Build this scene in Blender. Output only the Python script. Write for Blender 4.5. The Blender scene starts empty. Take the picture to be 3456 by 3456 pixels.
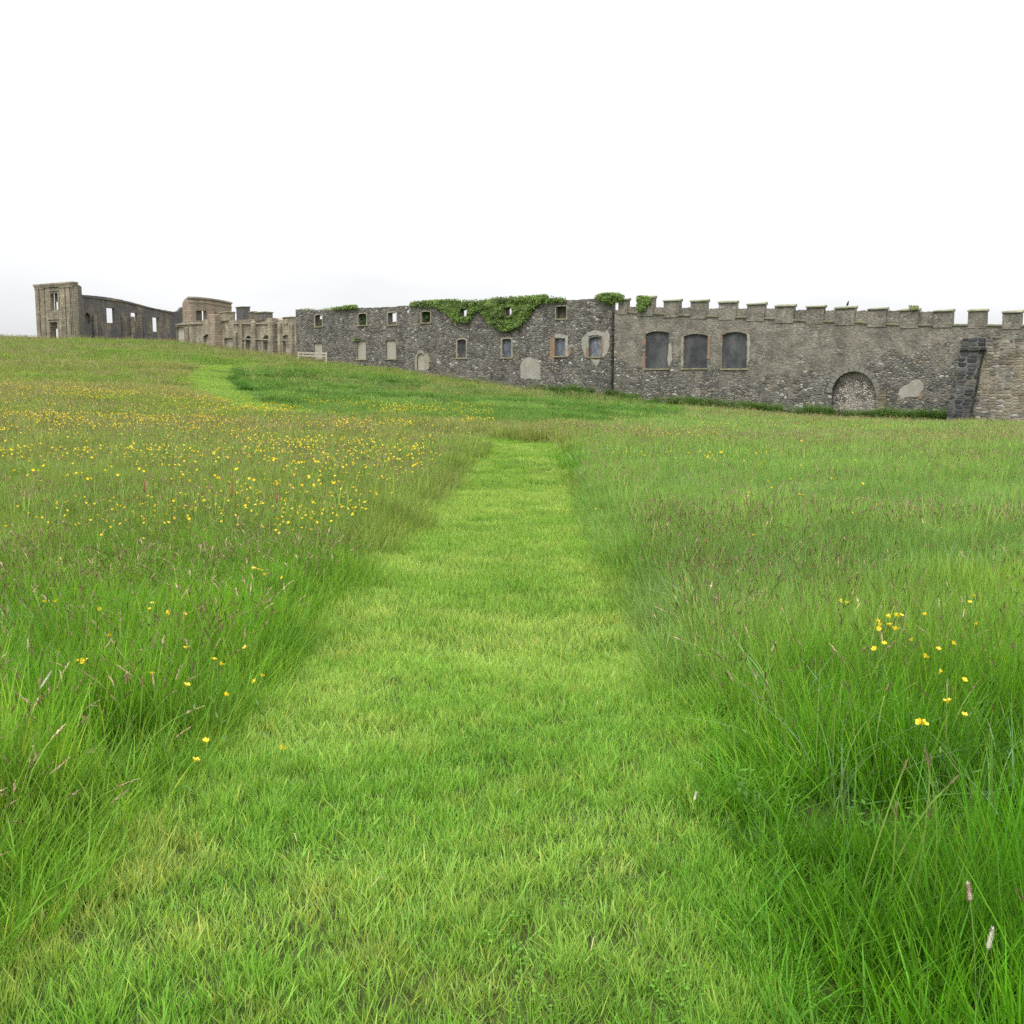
import bpy, bmesh, math, random
import numpy as np
from mathutils import Vector, Matrix
random.seed(7)
rng = np.random.default_rng(11)
scene = bpy.context.scene
COL = scene.collection

# ------------------------------------------------------------------ camera
EYE = 1.6
F = 3728.0                       # focal length in pixels of the 3456 px photograph
PITCH = math.radians(6.73)
cam_d = bpy.data.cameras.new('camera')
cam = bpy.data.objects.new('camera', cam_d)
COL.objects.link(cam)
cam_d.sensor_width = 36
cam_d.lens = 36 * F / 3456
cam_d.clip_end = 3000
cam_d.clip_start = 0.05
cam.location = (0, 0, EYE)
cam.rotation_euler = (math.radians(90) - PITCH, 0, 0)
scene.camera = cam

# ------------------------------------------------------------------ sky and sun (overcast)
SUN_EL, SUN_AZ = math.radians(58), math.radians(200)
world = bpy.data.worlds.new('World')
scene.world = world
world.use_nodes = True
wn, wl = world.node_tree.nodes, world.node_tree.links
wn.clear()
sky = wn.new('ShaderNodeTexSky')
sky.sky_type = 'NISHITA'
sky.sun_disc = False
sky.sun_elevation = SUN_EL
sky.sun_rotation = SUN_AZ
sky.dust_density = 5
hs = wn.new('ShaderNodeHueSaturation')
hs.inputs['Saturation'].default_value = 0.12
bg = wn.new('ShaderNodeBackground')
bg.inputs['Strength'].default_value = 0.15
tc = wn.new('ShaderNodeTexCoord')
cn = wn.new('ShaderNodeTexNoise')
cn.inputs['Scale'].default_value = 1.6
cn.inputs['Detail'].default_value = 5
wmap = wn.new('ShaderNodeMapping')
wmap.inputs['Scale'].default_value = (1, 1, 3)
cr = wn.new('ShaderNodeValToRGB')
cr.color_ramp.elements[0].position = .3
cr.color_ramp.elements[0].color = (7.9, 8.0, 8.1, 1)
cr.color_ramp.elements[1].position = .7
cr.color_ramp.elements[1].color = (13.4, 13.5, 13.6, 1)
mx = wn.new('ShaderNodeMix')
mx.data_type = 'RGBA'
mx.inputs['Factor'].default_value = 0.9
out = wn.new('ShaderNodeOutputWorld')
wl.new(tc.outputs['Generated'], wmap.inputs[0])
wl.new(wmap.outputs[0], cn.inputs['Vector'])
wl.new(cn.outputs['Fac'], cr.inputs[0])
wl.new(sky.outputs[0], hs.inputs['Color'])
wl.new(hs.outputs[0], mx.inputs[6])
sz_ = wn.new('ShaderNodeSeparateXYZ'); wl.new(tc.outputs['Generated'], sz_.inputs[0])
mz = wn.new('ShaderNodeMapRange'); wl.new(sz_.outputs[2], mz.inputs['Value'])
mz.inputs['From Min'].default_value = 0; mz.inputs['From Max'].default_value = 1; mz.inputs['To Min'].default_value = .275; mz.inputs['To Max'].default_value = 1
vm = wn.new('ShaderNodeVectorMath'); vm.operation = 'SCALE'; wl.new(cr.outputs[0], vm.inputs[0]); wl.new(mz.outputs[0], vm.inputs['Scale'])
wl.new(vm.outputs[0], mx.inputs[7])
wl.new(mx.outputs[2], bg.inputs[0])
wl.new(bg.outputs[0], out.inputs[0])
sun_d = bpy.data.lights.new('sun', 'SUN')
sun_d.energy = 1.2
sun_d.angle = math.radians(14)
sun_d.color = (1, .97, .92)
sun = bpy.data.objects.new('sun', sun_d)
COL.objects.link(sun)
sun.rotation_euler = (math.pi/2 - SUN_EL, 0, math.pi - SUN_AZ + math.radians(0))
scene.view_settings.view_transform = 'Standard'
scene.view_settings.look = 'None'
scene.view_settings.gamma = 1
scene.view_settings.exposure = 0.88
scene.cycles.max_bounces = 4
scene.cycles.diffuse_bounces = 3
scene.cycles.transmission_bounces = 2
scene.cycles.use_adaptive_sampling = True
scene.cycles.adaptive_threshold = 0.02
scene.cycles.glossy_bounces = 2
scene.cycles.use_denoising = False

# ------------------------------------------------------------------ projection survey
CP, SP = math.cos(PITCH), math.sin(PITCH)
def ray(u, v):
    """direction (y about 1) of the sight line through photograph pixel u, v (3456 px)"""
    x = (u - 1728) / F
    t = -(v - 1728) / F
    return Vector((x, CP + t * SP, -SP + t * CP))
def at_y(u, v, Y):
    d = ray(u, v)
    k = Y / d.y
    return Vector((d.x * k, Y, EYE + d.z * k))
W = 3456 / 1932.0                # many survey readings were taken on a 1932 px copy

# ------------------------------------------------------------------ noise
def vnoise(x, y, seed=0):
    x = np.asarray(x, float); y = np.asarray(y, float)
    xi, yi = np.floor(x), np.floor(y)
    fx, fy = x - xi, y - yi
    fx = fx * fx * (3 - 2 * fx); fy = fy * fy * (3 - 2 * fy)
    def h(a, b):
        s = np.sin(a * 127.1 + b * 311.7 + seed * 74.7) * 43758.5453
        return s - np.floor(s)
    return (h(xi, yi) * (1 - fx) + h(xi + 1, yi) * fx) * (1 - fy) + (h(xi, yi + 1) * (1 - fx) + h(xi + 1, yi + 1) * fx) * fy
def fbm(x, y, seed=0, o=4):
    s, a, t = 0, .5, 0
    for i in range(o):
        s = s + a * vnoise(np.asarray(x) * 2 ** i, np.asarray(y) * 2 ** i, seed + i * 3)
        t += a; a *= .5
    return s / t
def sstep(a, b, x):
    t = np.clip((np.asarray(x, float) - a) / (b - a), 0, 1)
    return t * t * (3 - 2 * t)

# ------------------------------------------------------------------ terrain (height read along sight lines)
YR = [2, 6, 10, 15, 22, 31, 45, 60, 80, 100, 120, 150, 200, 320]
UC = [-300, 0, 400, 700, 1000, 1300, 1600, 1932, 2250]
# image height (1932 px) of the ground at each distance; small numbers are heights in metres
TV = {
 15:  [-.18, -.20, -.25, -.33, -.37, -.40, -.42, -.45, -.45],
 22:  [878, 882, 892, 900, 905, 908, 905, 900, 900],
 31:  [815, 822, 832, 838, 840, 852, 856, 855, 855],
 45:  [758, 768, 785, 795, 803, 818, 826, 828, 828],
 60:  [725, 732, 752, 768, 778, 796, 806, 808, 808],
 80:  [688, 692, 712, 738, 756, 772, 786, 792, 795],
 100: [662, 665, 686, 706, 731, 756, 775, 785, 788],
 120: [648, 650, 668, 692, 722, 748, 768, 778, 780],
 150: [638, 641, 652, 682, 716, 742, 760, 770, 772],
}
Z = np.zeros((len(YR), len(UC)))
for i, Y in enumerate(YR):
    if Y in (2, 6, 10): Z[i, :] = {2: 0, 6: -.14, 10: -.27}[Y]
    elif Y in TV:
        for j, q in enumerate(TV[Y]):
            Z[i, j] = q if abs(q) < 5 else at_y(UC[j] * W, q * W, Y).z
    elif Y == 200: Z[i, :] = Z[i - 1, :] - .3
    else: Z[i, :] = -6
LY = np.log(np.array(YR, float))
AC = (np.array(UC) * W - 1728) / F
def cubic(xs, vals, x):
    """Catmull-Rom on a non-uniform axis; vals has the axis first"""
    x = np.clip(x, xs[0], xs[-1])
    k = np.clip(np.searchsorted(xs, x) - 1, 0, len(xs) - 2)
    t = (x - xs[k]) / (xs[k + 1] - xs[k])
    m = np.gradient(vals, xs, axis=0)
    h = (xs[k + 1] - xs[k])
    return k, t, m, h
def ground_z(X, Y):
    X = np.atleast_1d(np.asarray(X, float)); Y = np.atleast_1d(np.asarray(Y, float))
    yy = np.maximum(Y, 2)
    a = np.clip(X / np.maximum(yy, 8), AC[0], AC[-1])
    ly = np.clip(np.log(yy), LY[0], LY[-1])
    ks = np.clip(np.searchsorted(AC, a) - 1, 0, len(AC) - 2)
    ta = (a - AC[ks]) / (AC[ks + 1] - AC[ks])
    ma = np.gradient(Z, AC, axis=1)
    ha = AC[ks + 1] - AC[ks]
    def row(r):
        p0, p1 = Z[r, ks], Z[r, ks + 1]
        m0, m1 = ma[r, ks] * ha, ma[r, ks + 1] * ha
        t = ta
        return (2*t**3 - 3*t**2 + 1)*p0 + (t**3 - 2*t**2 + t)*m0 + (-2*t**3 + 3*t**2)*p1 + (t**3 - t**2)*m1
    kr = np.clip(np.searchsorted(LY, ly) - 1, 0, len(LY) - 2)
    y0, y1 = np.exp(LY[kr]), np.exp(LY[kr + 1])
    t = (np.exp(ly) - y0) / (y1 - y0)
    p0, p1 = row(kr), row(kr + 1)
    km, kp = np.maximum(kr - 1, 0), np.minimum(kr + 2, len(LY) - 1)
    pm, pp = row(km), row(kp)
    ym, yp = np.exp(LY[km]), np.exp(LY[kp])
    s = (p1 - p0) / (y1 - y0)
    sa = np.where(kr > 0, (p0 - pm) / np.maximum(y0 - ym, 1e-6), s)
    sb = np.where(kp > kr + 1, (pp - p1) / np.maximum(yp - y1, 1e-6), s)
    m0, m1 = .5 * (s + sa) * (y1 - y0), .5 * (s + sb) * (y1 - y0)
    z = (2*t**3 - 3*t**2 + 1)*p0 + (t**3 - 2*t**2 + t)*m0 + (-2*t**3 + 3*t**2)*p1 + (t**3 - t**2)*m1
    amp = np.clip(.03 + yy * .0022, 0, .25)
    z = z + (fbm(X * .35, Y * .35, 5) - .5) * amp * 1.6 + (fbm(X * .09, Y * .09, 9) - .5) * amp * 2.5 * sstep(25, 60, yy)
    return z
def gz(x, y): return float(ground_z(x, y)[0])
def on_ground(u, v, h=0.0, ymax=200):
    """the first point of the sight line (3456 px) that is h above the ground"""
    d = ray(u, v)
    Y = np.exp(np.linspace(math.log(2.0), math.log(ymax), 900))
    X = d.x / d.y * Y
    z = EYE + d.z / d.y * Y
    g = ground_z(X, Y) + h
    k = np.argmax(z < g)
    if not (z < g).any(): k = len(Y) - 1
    if k > 0:
        a, b = z[k - 1] - g[k - 1], z[k] - g[k]
        t = a / (a - b) if a != b else 0
        y = Y[k - 1] + (Y[k] - Y[k - 1]) * t
    else: y = Y[0]
    x = d.x / d.y * y
    return Vector((x, y, gz(x, y)))

# ------------------------------------------------------------------ object helpers
def tag(o, label=None, cat=None, group=None, kind=None):
    if label: o['label'] = label
    if cat: o['category'] = cat
    if group: o['group'] = group
    if kind: o['kind'] = kind
    return o
def empty(name, loc, rz=0.0):
    o = bpy.data.objects.new(name, None)
    COL.objects.link(o)
    o.location = loc
    o.rotation_euler = (0, 0, rz)
    o.empty_display_size = .2
    return o
class MB:
    def __init__(self): self.v, self.f = [], []
    def face(self, *p):
        n = len(self.v); self.v += [tuple(q) for q in p]; self.f.append(tuple(range(n, n + len(p))))
    def box(self, x0, x1, y0, y1, z0, z1, jit=0, taper=None):
        P = []
        for z in (z0, z1):
            for x, y in ((x0, y0), (x1, y0), (x1, y1), (x0, y1)):
                P.append([x + random.uniform(-jit, jit), y + random.uniform(-jit, jit), z + random.uniform(-jit, jit)])
        n = len(self.v); self.v += [tuple(p) for p in P]
        for q in ((0, 3, 2, 1), (4, 5, 6, 7), (0, 1, 5, 4), (1, 2, 6, 5), (2, 3, 7, 6), (3, 0, 4, 7)):
            self.f.append(tuple(n + i for i in q))
    def hexa(self, P):
        n = len(self.v); self.v += [tuple(p) for p in P]
        for q in ((0, 3, 2, 1), (4, 5, 6, 7), (0, 1, 5, 4), (1, 2, 6, 5), (2, 3, 7, 6), (3, 0, 4, 7)):
            self.f.append(tuple(n + i for i in q))
    def prism(self, poly, y0, y1):
        """poly of (x, z) counter-clockwise seen from -y, extruded from y0 (front) to y1"""
        n = len(self.v); k = len(poly)
        self.v += [(x, y0, z) for x, z in poly] + [(x, y1, z) for x, z in poly]
        self.f.append(tuple(n + i for i in range(k)))
        self.f.append(tuple(n + k + i for i in reversed(range(k))))
        for i in range(k):
            j = (i + 1) % k
            self.f.append((n + i, n + k + i, n + k + j, n + j))
    def beam(self, a, b, w, h):
        a, b = Vector(a), Vector(b)
        d = (b - a).normalized()
        s = d.cross(Vector((0, 1, 0)))
        if s.length < .1: s = Vector((1, 0, 0))
        s.normalize(); t = d.cross(s)
        P = []
        for q in (a, b):
            for i, j in ((-1, -1), (1, -1), (1, 1), (-1, 1)):
                P.append(q + s * i * h / 2 + t * j * w / 2)
        self.hexa(P)
    def tube(self, pts, r, n=5):
        base = len(self.v); pts = [Vector(p) for p in pts]
        for i, p in enumerate(pts):
            d = (pts[min(i + 1, len(pts) - 1)] - pts[max(i - 1, 0)]).normalized()
            s = d.orthogonal().normalized(); t = d.cross(s)
            rr = r[i] if hasattr(r, '__len__') else r
            for k in range(n):
                a = 2 * math.pi * k / n
                self.v.append(tuple(p + (s * math.cos(a) + t * math.sin(a)) * rr))
        for i in range(len(pts) - 1):
            for k in range(n):
                self.f.append((base + i*n + k, base + i*n + (k+1) % n, base + (i+1)*n + (k+1) % n, base + (i+1)*n + k))
        self.f.append(tuple(base + k for k in reversed(range(n))))
        self.f.append(tuple(base + (len(pts)-1)*n + k for k in range(n)))
    def mesh(self, name, mat):
        me = bpy.data.meshes.new(name)
        me.from_pydata(self.v, [], self.f)
        bm = bmesh.new(); bm.from_mesh(me); bmesh.ops.recalc_face_normals(bm, faces=bm.faces); bm.to_mesh(me); bm.free()
        for m in (mat if isinstance(mat, (list, tuple)) else [mat]): me.materials.append(m)
        return me
    def build(self, name, mat, parent=None, loc=(0, 0, 0)):
        o = bpy.data.objects.new(name, self.mesh(name, mat))
        COL.objects.link(o)
        o.parent = parent
        o.location = loc
        return o
def bevel(o, w=.02, seg=1):
    m = o.modifiers.new('bevel', 'BEVEL'); m.width = w; m.segments = seg; m.limit_method = 'ANGLE'
    return o

# ------------------------------------------------------------------ materials
def new_mat(name):
    m = bpy.data.materials.new(name); m.use_nodes = True
    nt = m.node_tree; nt.nodes.clear()
    return m, nt
class N:
    """small node-building helper"""
    def __init__(s, nt): s.nt = nt
    def n(s, t, **k):
        q = s.nt.nodes.new(t)
        for a, b in k.items():
            if a.startswith('i_'):
                key = a[2:].replace('_', ' ')
                q.inputs[int(key) if key.isdigit() else key].default_value = b
            else: setattr(q, a, b)
        return q
    def l(s, a, b): s.nt.links.new(a, b)
    def math(s, op, a, b=0.0, clamp=False):
        q = s.n('ShaderNodeMath', operation=op, use_clamp=clamp)
        for i, x in enumerate((a, b)):
            if hasattr(x, 'is_linked') or hasattr(x, 'links'): s.l(x, q.inputs[i])
            else: q.inputs[i].default_value = x
        return q.outputs[0]
    def mix(s, f, a, b, mode='MIX'):
        q = s.n('ShaderNodeMix', data_type='RGBA', blend_type=mode)
        for i, x in ((0, f), (6, a), (7, b)):
            if hasattr(x, 'links'): s.l(x, q.inputs[i])
            else: q.inputs[i].default_value = x if i == 0 else (*x, 1)[:4]
        return q.outputs[2]
    def noise(s, vec, scale, detail=4, rough=.55, out='Fac'):
        q = s.n('ShaderNodeTexNoise'); q.inputs['Scale'].default_value = scale
        q.inputs['Detail'].default_value = detail; q.inputs['Roughness'].default_value = rough
        s.l(vec, q.inputs['Vector']); return q.outputs[out]
    def ramp(s, f, stops, interp='LINEAR'):
        q = s.n('ShaderNodeValToRGB'); e = q.color_ramp; e.interpolation = interp
        while len(e.elements) < len(stops): e.elements.new(.5)
        for el, (p, c) in zip(e.elements, stops):
            el.position = p; el.color = (*c, 1) if len(c) == 3 else c
        s.l(f, q.inputs[0]); return q.outputs[0]
    def step(s, x, a, b):
        q = s.n('ShaderNodeMapRange', interpolation_type='SMOOTHSTEP')
        q.inputs['From Min'].default_value = a; q.inputs['From Max'].default_value = b
        s.l(x, q.inputs['Value']); return q.outputs[0]
    def mapping(s, vec, scale, loc=(0, 0, 0)):
        q = s.n('ShaderNodeMapping'); q.inputs['Scale'].default_value = scale; q.inputs['Location'].default_value = loc
        s.l(vec, q.inputs[0]); return q.outputs[0]

def rubble_mat(name, size=(.42, .5, .27), palette=None, mortar=(.16, .15, .125), harl=0.0, harl_col=(.30, .27, .23), grime=.5, coursed=False,
               tan=None, bright=1.0):
    m, nt = new_mat(name); b = N(nt)
    tcn = b.n('ShaderNodeTexCoord'); P = tcn.outputs['Object']
    warp = b.noise(P, 1.6, 3, out='Color')
    wv = b.n('ShaderNodeVectorMath', operation='SUBTRACT'); b.l(warp, wv.inputs[0]); wv.inputs[1].default_value = (.5, .5, .5)
    ws = b.n('ShaderNodeVectorMath', operation='SCALE'); b.l(wv.outputs[0], ws.inputs[0]); ws.inputs['Scale'].default_value = .12 if coursed else .35
    wa = b.n('ShaderNodeVectorMath', operation='ADD'); b.l(P, wa.inputs[0]); b.l(ws.outputs[0], wa.inputs[1])
    Q = b.mapping(wa.outputs[0], (1/size[0], 1/size[1], 1/size[2]))
    if palette is None:
        palette = [(0, (.05, .045, .04)), (.25, (.13, .12, .105)), (.5, (.19, .165, .14)), (.72, (.26, .24, .21)), (.88, (.30, .23, .17)), (.95, (.46, .45, .42)), (1, (.62, .61, .58))]
    vo = b.n('ShaderNodeTexVoronoi', feature='F1'); b.l(Q, vo.inputs['Vector']); vo.inputs['Scale'].default_value = 1
    vo.inputs['Randomness'].default_value = .55 if coursed else .95
    ve = b.n('ShaderNodeTexVoronoi', feature='DISTANCE_TO_EDGE'); b.l(Q, ve.inputs['Vector']); ve.inputs['Scale'].default_value = 1
    ve.inputs['Randomness'].default_value = .55 if coursed else .95
    sep = b.n('ShaderNodeSeparateColor'); b.l(vo.outputs['Color'], sep.inputs[0])
    stone = b.ramp(sep.outputs[0], palette)
    hue = b.ramp(sep.outputs[1], [(0, (1.08, .98, .90)), (.5, (1, 1, 1)), (1, (.95, 1.0, 1.06))])
    stone = b.mix(1.0, stone, hue, 'MULTIPLY')
    fine = b.noise(P, 14, 5, .7)
    edge = b.step(ve.outputs['Distance'], .03, .11)
    mcol = b.mix(b.step(b.noise(P, .8, 3), .4, .6), mortar, tuple(c * .45 for c in mortar))
    col = b.mix(edge, mcol, stone)
    # lime specks and render left on the stones
    sp = b.step(b.noise(P, 5.5, 4, .7), .62, .7)
    col = b.mix(b.math('MULTIPLY', sp, .55), col, (.42, .40, .36))
    if tan:
        tm = b.step(b.noise(b.mapping(P, (1, 1, 1), (7, 3, 2)), .45, 4), .45, .62)
        col = b.mix(b.math('MULTIPLY', tm, .6), col, tan)
    bumph = b.math('ADD', b.math('MULTIPLY', b.step(ve.outputs['Distance'], 0, .25), .8), b.math('MULTIPLY', fine, .5))
    if harl > 0:
        sx = b.n('ShaderNodeSeparateXYZ'); b.l(P, sx.inputs[0])
        hn = b.noise(P, .5, 6, .62)
        zz = b.math('MULTIPLY', b.math('SUBTRACT', sx.outputs['Z'], 3.0), .065)
        xx = b.math('ADD', b.math('MULTIPLY', b.math('ABSOLUTE', b.math('SUBTRACT', sx.outputs['X'], 52.0)), -.009), .07)
        hm = b.math('ADD', b.math('ADD', hn, zz), xx)
        hmask = b.step(hm, .56 - .12 * harl, .66 - .12 * harl)
        hfine = b.noise(P, 4.5, 6, .8)
        hc = b.ramp(hfine, [(.28, tuple(c * .38 for c in harl_col)), (.5, harl_col), (.68, tuple(min(1, c * 1.75) for c in harl_col))])
        big = b.noise(P, .9, 5, .6)
        hc = b.mix(b.step(big, .40, .60), b.mix(1.0, hc, (1.3, 1.28, 1.22), 'MULTIPLY'), b.mix(1.0, hc, (.78, .78, .76), 'MULTIPLY'))
        keep = b.math('MULTIPLY', hmask, .66)
        col = b.mix(keep, col, hc)
        bumph = b.mix(keep, bumph, b.math('MULTIPLY', hfine, .6))
    st = b.noise(b.mapping(P, (1, 1, .35)), .55, 5, .6)
    g = b.ramp(st, [(.3, (1 - grime * .75,) * 3), (.62, (1, 1, 1))])
    col = b.mix(1.0, col, g, 'MULTIPLY')
    f2 = b.ramp(fine, [(.25, (.68, .68, .68)), (.75, (1.3, 1.3, 1.3))])
    col = b.mix(1.0, col, f2, 'MULTIPLY')
    # moss in the damp joints
    ms = b.math('MULTIPLY', b.step(b.noise(b.mapping(P, (1, 1, 1), (3, 9, 4)), 1.1, 5, .7), .58, .70), .45)
    col = b.mix(ms, col, (.10, .12, .045))
    if bright != 1.0: col = b.mix(1.0, col, (bright,) * 3, 'MULTIPLY')
    bs = b.n('ShaderNodeBsdfPrincipled'); bs.inputs['Roughness'].default_value = .9
    bs.inputs['Specular IOR Level'].default_value = .25
    b.l(col, bs.inputs['Base Color'])
    bp = b.n('ShaderNodeBump'); bp.inputs['Strength'].default_value = .9; bp.inputs['Distance'].default_value = .07
    b.l(bumph, bp.inputs['Height']); b.l(bp.outputs[0], bs.inputs['Normal'])
    o = b.n('ShaderNodeOutputMaterial'); b.l(bs.outputs[0], o.inputs[0])
    return m

def mottled_mat(name, c0, c1, scale=3.0, stain=(.1, .1, .09), stain_amt=.5, streak=.35, rough=.9, spots=None, bump=.02, extra=None):
    m, nt = new_mat(name); b = N(nt)
    P = b.n('ShaderNodeTexCoord').outputs['Object']
    n1 = b.noise(P, scale, 6, .65)
    col = b.mix(b.step(n1, .3, .7), c0, c1)
    n2 = b.noise(b.mapping(P, (1, 1, streak)), scale * .7, 5, .65)
    col = b.mix(b.math('MULTIPLY', b.step(n2, .46, .68), stain_amt), col, stain)
    n3 = b.noise(P, scale * 9, 4, .7)
    col = b.mix(1.0, col, b.ramp(n3, [(.25, (.72,) * 3), (.75, (1.25,) * 3)]), 'MULTIPLY')
    if spots:
        n4 = b.noise(b.mapping(P, (1, 1, 1), (5, 1, 8)), scale * 1.6, 5, .7)
        col = b.mix(b.math('MULTIPLY', b.step(n4, .55, .68), .8), col, spots)
    bs = b.n('ShaderNodeBsdfPrincipled'); bs.inputs['Roughness'].default_value = rough
    bs.inputs['Specular IOR Level'].default_value = .25
    b.l(col, bs.inputs['Base Color'])
    bp = b.n('ShaderNodeBump'); bp.inputs['Strength'].default_value = .7; bp.inputs['Distance'].default_value = bump
    b.l(n3, bp.inputs['Height']); b.l(bp.outputs[0], bs.inputs['Normal'])
    b.l(bs.outputs[0], b.n('ShaderNodeOutputMaterial').inputs[0])
    return m

def ashlar_mat(name, cols, grime_col=(.06, .06, .06), grime=.7, bw=.8, bh=.33, dark=.0):
    m, nt = new_mat(name); b = N(nt)
    P = b.n('ShaderNodeTexCoord').outputs['Object']
    sx = b.n('ShaderNodeSeparateXYZ'); b.l(P, sx.inputs[0])
    cb = b.n('ShaderNodeCombineXYZ'); b.l(b.math('ADD', sx.outputs[0], sx.outputs[1]), cb.inputs[0]); b.l(sx.outputs[2], cb.inputs[1])
    br = b.n('ShaderNodeTexBrick'); b.l(cb.outputs[0], br.inputs['Vector'])
    br.inputs['Scale'].default_value = 1; br.inputs['Brick Width'].default_value = bw; br.inputs['Row Height'].default_value = bh
    br.inputs['Mortar Size'].default_value = .018; br.inputs['Mortar Smooth'].default_value = .5
    br.inputs['Color1'].default_value = (.75, .75, .75, 1); br.inputs['Color2'].default_value = (1.15, 1.15, 1.15, 1); br.inputs['Mortar'].default_value = (.6, .6, .6, 1)
    n1 = b.noise(P, .55, 6, .62)
    col = b.ramp(n1, [(.25 + .5 * i / (len(cols) - 1), c) for i, c in enumerate(cols)])
    col = b.mix(.85, col, br.outputs['Color'], 'MULTIPLY')
    n2 = b.noise(b.mapping(P, (1, 1, .22), (4, 4, 4)), .9, 6, .65)
    col = b.mix(b.math('MULTIPLY', b.step(n2, .40 - dark, .66 - dark), grime), col, grime_col)
    n3 = b.noise(P, 9, 5, .72)
    col = b.mix(1.0, col, b.ramp(n3, [(.25, (.6,) * 3), (.75, (1.35,) * 3)]), 'MULTIPLY')
    ms = b.math('MULTIPLY', b.step(b.noise(b.mapping(P, (1, 1, 1), (3, 9, 4)), 1.0, 5, .7), .56, .70), .5)
    col = b.mix(ms, col, (.13, .14, .06))
    bs = b.n('ShaderNodeBsdfPrincipled'); bs.inputs['Roughness'].default_value = .9; bs.inputs['Specular IOR Level'].default_value = .2
    b.l(col, bs.inputs['Base Color'])
    bp = b.n('ShaderNodeBump'); bp.inputs['Strength'].default_value = .8; bp.inputs['Distance'].default_value = .04
    b.l(b.math('ADD', n3, b.math('MULTIPLY', br.outputs['Fac'], -.8)), bp.inputs['Height']); b.l(bp.outputs[0], bs.inputs['Normal'])
    b.l(bs.outputs[0], b.n('ShaderNodeOutputMaterial').inputs[0])
    return m

def leaf_mat(name, instanced=True, base=(.1, .2, .03), trans=.38, rough=.55, spec=.22):
    """blade / leaf: colour of the plant (per plant) times a colour of the single blade"""
    m, nt = new_mat(name); b = N(nt)
    vc = b.n('ShaderNodeAttribute', attribute_name='tone'); vc.attribute_type = 'GEOMETRY'
    if instanced:
        a = b.n('ShaderNodeAttribute', attribute_name='col'); a.attribute_type = 'INSTANCER'
        c = b.mix(1.0, a.outputs['Color'], vc.outputs['Color'], 'MULTIPLY')
    else:
        c = b.mix(1.0, base, vc.outputs['Color'], 'MULTIPLY')
    bs = b.n('ShaderNodeBsdfPrincipled'); bs.inputs['Roughness'].default_value = rough; bs.inputs['Specular IOR Level'].default_value = spec
    b.l(c, bs.inputs['Base Color'])
    tr = b.n('ShaderNodeBsdfTranslucent'); b.l(b.mix(1.0, c, (1.15, 1.2, .7), 'MULTIPLY'), tr.inputs[0])
    ms = b.n('ShaderNodeMixShader'); ms.inputs[0].default_value = trans
    b.l(bs.outputs[0], ms.inputs[1]); b.l(tr.outputs[0], ms.inputs[2])
    b.l(ms.outputs[0], b.n('ShaderNodeOutputMaterial').inputs[0])
    return m
def plain_mat(name, col, rough=.6, spec=.4, trans=0):
    m, nt = new_mat(name); b = N(nt)
    P = b.n('ShaderNodeTexCoord').outputs['Object']
    c = b.mix(1.0, col, b.ramp(b.noise(P, 60, 3), [(.3, (.85,) * 3), (.7, (1.1,) * 3)]), 'MULTIPLY')
    bs = b.n('ShaderNodeBsdfPrincipled'); bs.inputs['Roughness'].default_value = rough; bs.inputs['Specular IOR Level'].default_value = spec
    b.l(c, bs.inputs['Base Color'])
    s = bs.outputs[0]
    if trans:
        tr = b.n('ShaderNodeBsdfTranslucent'); b.l(c, tr.inputs[0])
        ms = b.n('ShaderNodeMixShader'); ms.inputs[0].default_value = trans
        b.l(bs.outputs[0], ms.inputs[1]); b.l(tr.outputs[0], ms.inputs[2]); s = ms.outputs[0]
    b.l(s, b.n('ShaderNodeOutputMaterial').inputs[0])
    return m

M = {}
RUBP = [(0, (.085, .08, .072)), (.22, (.14, .135, .12)), (.45, (.19, .18, .158)), (.7, (.215, .205, .18)), (.86, (.23, .195, .15)), (.95, (.32, .315, .285)), (1, (.46, .45, .42))]
M['rubble'] = rubble_mat('rubble_stone', size=(.30, .4, .20), palette=RUBP, grime=.45)
M['harl'] = rubble_mat('harled_stone', size=(.32, .4, .17), palette=RUBP, harl=1.0, harl_col=(.20, .185, .155), grime=.3)
M['coursed'] = rubble_mat('coursed_stone', size=(.5, .6, .2), coursed=True, grime=.5, tan=(.20, .17, .10),
    palette=[(0, (.07, .065, .055)), (.35, (.15, .13, .11)), (.7, (.21, .19, .155)), (1, (.32, .30, .26))], mortar=(.24, .23, .19))
M['dark_stone'] = rubble_mat('dark_coursed_stone', size=(.62, .6, .3), coursed=True, grime=.5,
    palette=[(0, (.025, .026, .03)), (.5, (.05, .05, .052)), (.85, (.08, .078, .07)), (1, (.13, .125, .11))], mortar=(.13, .13, .115))
M['pale_rubble'] = rubble_mat('pale_rubble_infill', size=(.2, .3, .13), grime=.55, tan=(.40, .365, .31),
    palette=[(0, (.10, .09, .075)), (.3, (.28, .25, .21)), (.7, (.46, .42, .37)), (1, (.66, .62, .56))], mortar=(.12, .11, .09))
M['merlon'] = mottled_mat('merlon_harl', (.17, .16, .135), (.23, .215, .185), 2.5, (.10, .095, .075), .6, 1, bump=.03)
M['coping'] = mottled_mat('mossy_coping', (.20, .20, .135), (.27, .265, .185), 2.2, (.11, .13, .05), .8, 1, bump=.03, spots=(.20, .23, .07))
M['mossy_ledge'] = mottled_mat('mossy_ledge', (.16, .16, .09), (.22, .20, .15), 2.5, (.07, .08, .03), .7, 1, spots=(.16, .19, .05))
M['plaster'] = mottled_mat('grey_plaster', (.27, .255, .215), (.33, .315, .27), 1.2, (.19, .18, .15), .55, .35)
M['render'] = mottled_mat('window_render', (.31, .29, .23), (.36, .335, .28), 1.2, (.22, .21, .16), .55, .3)
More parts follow.
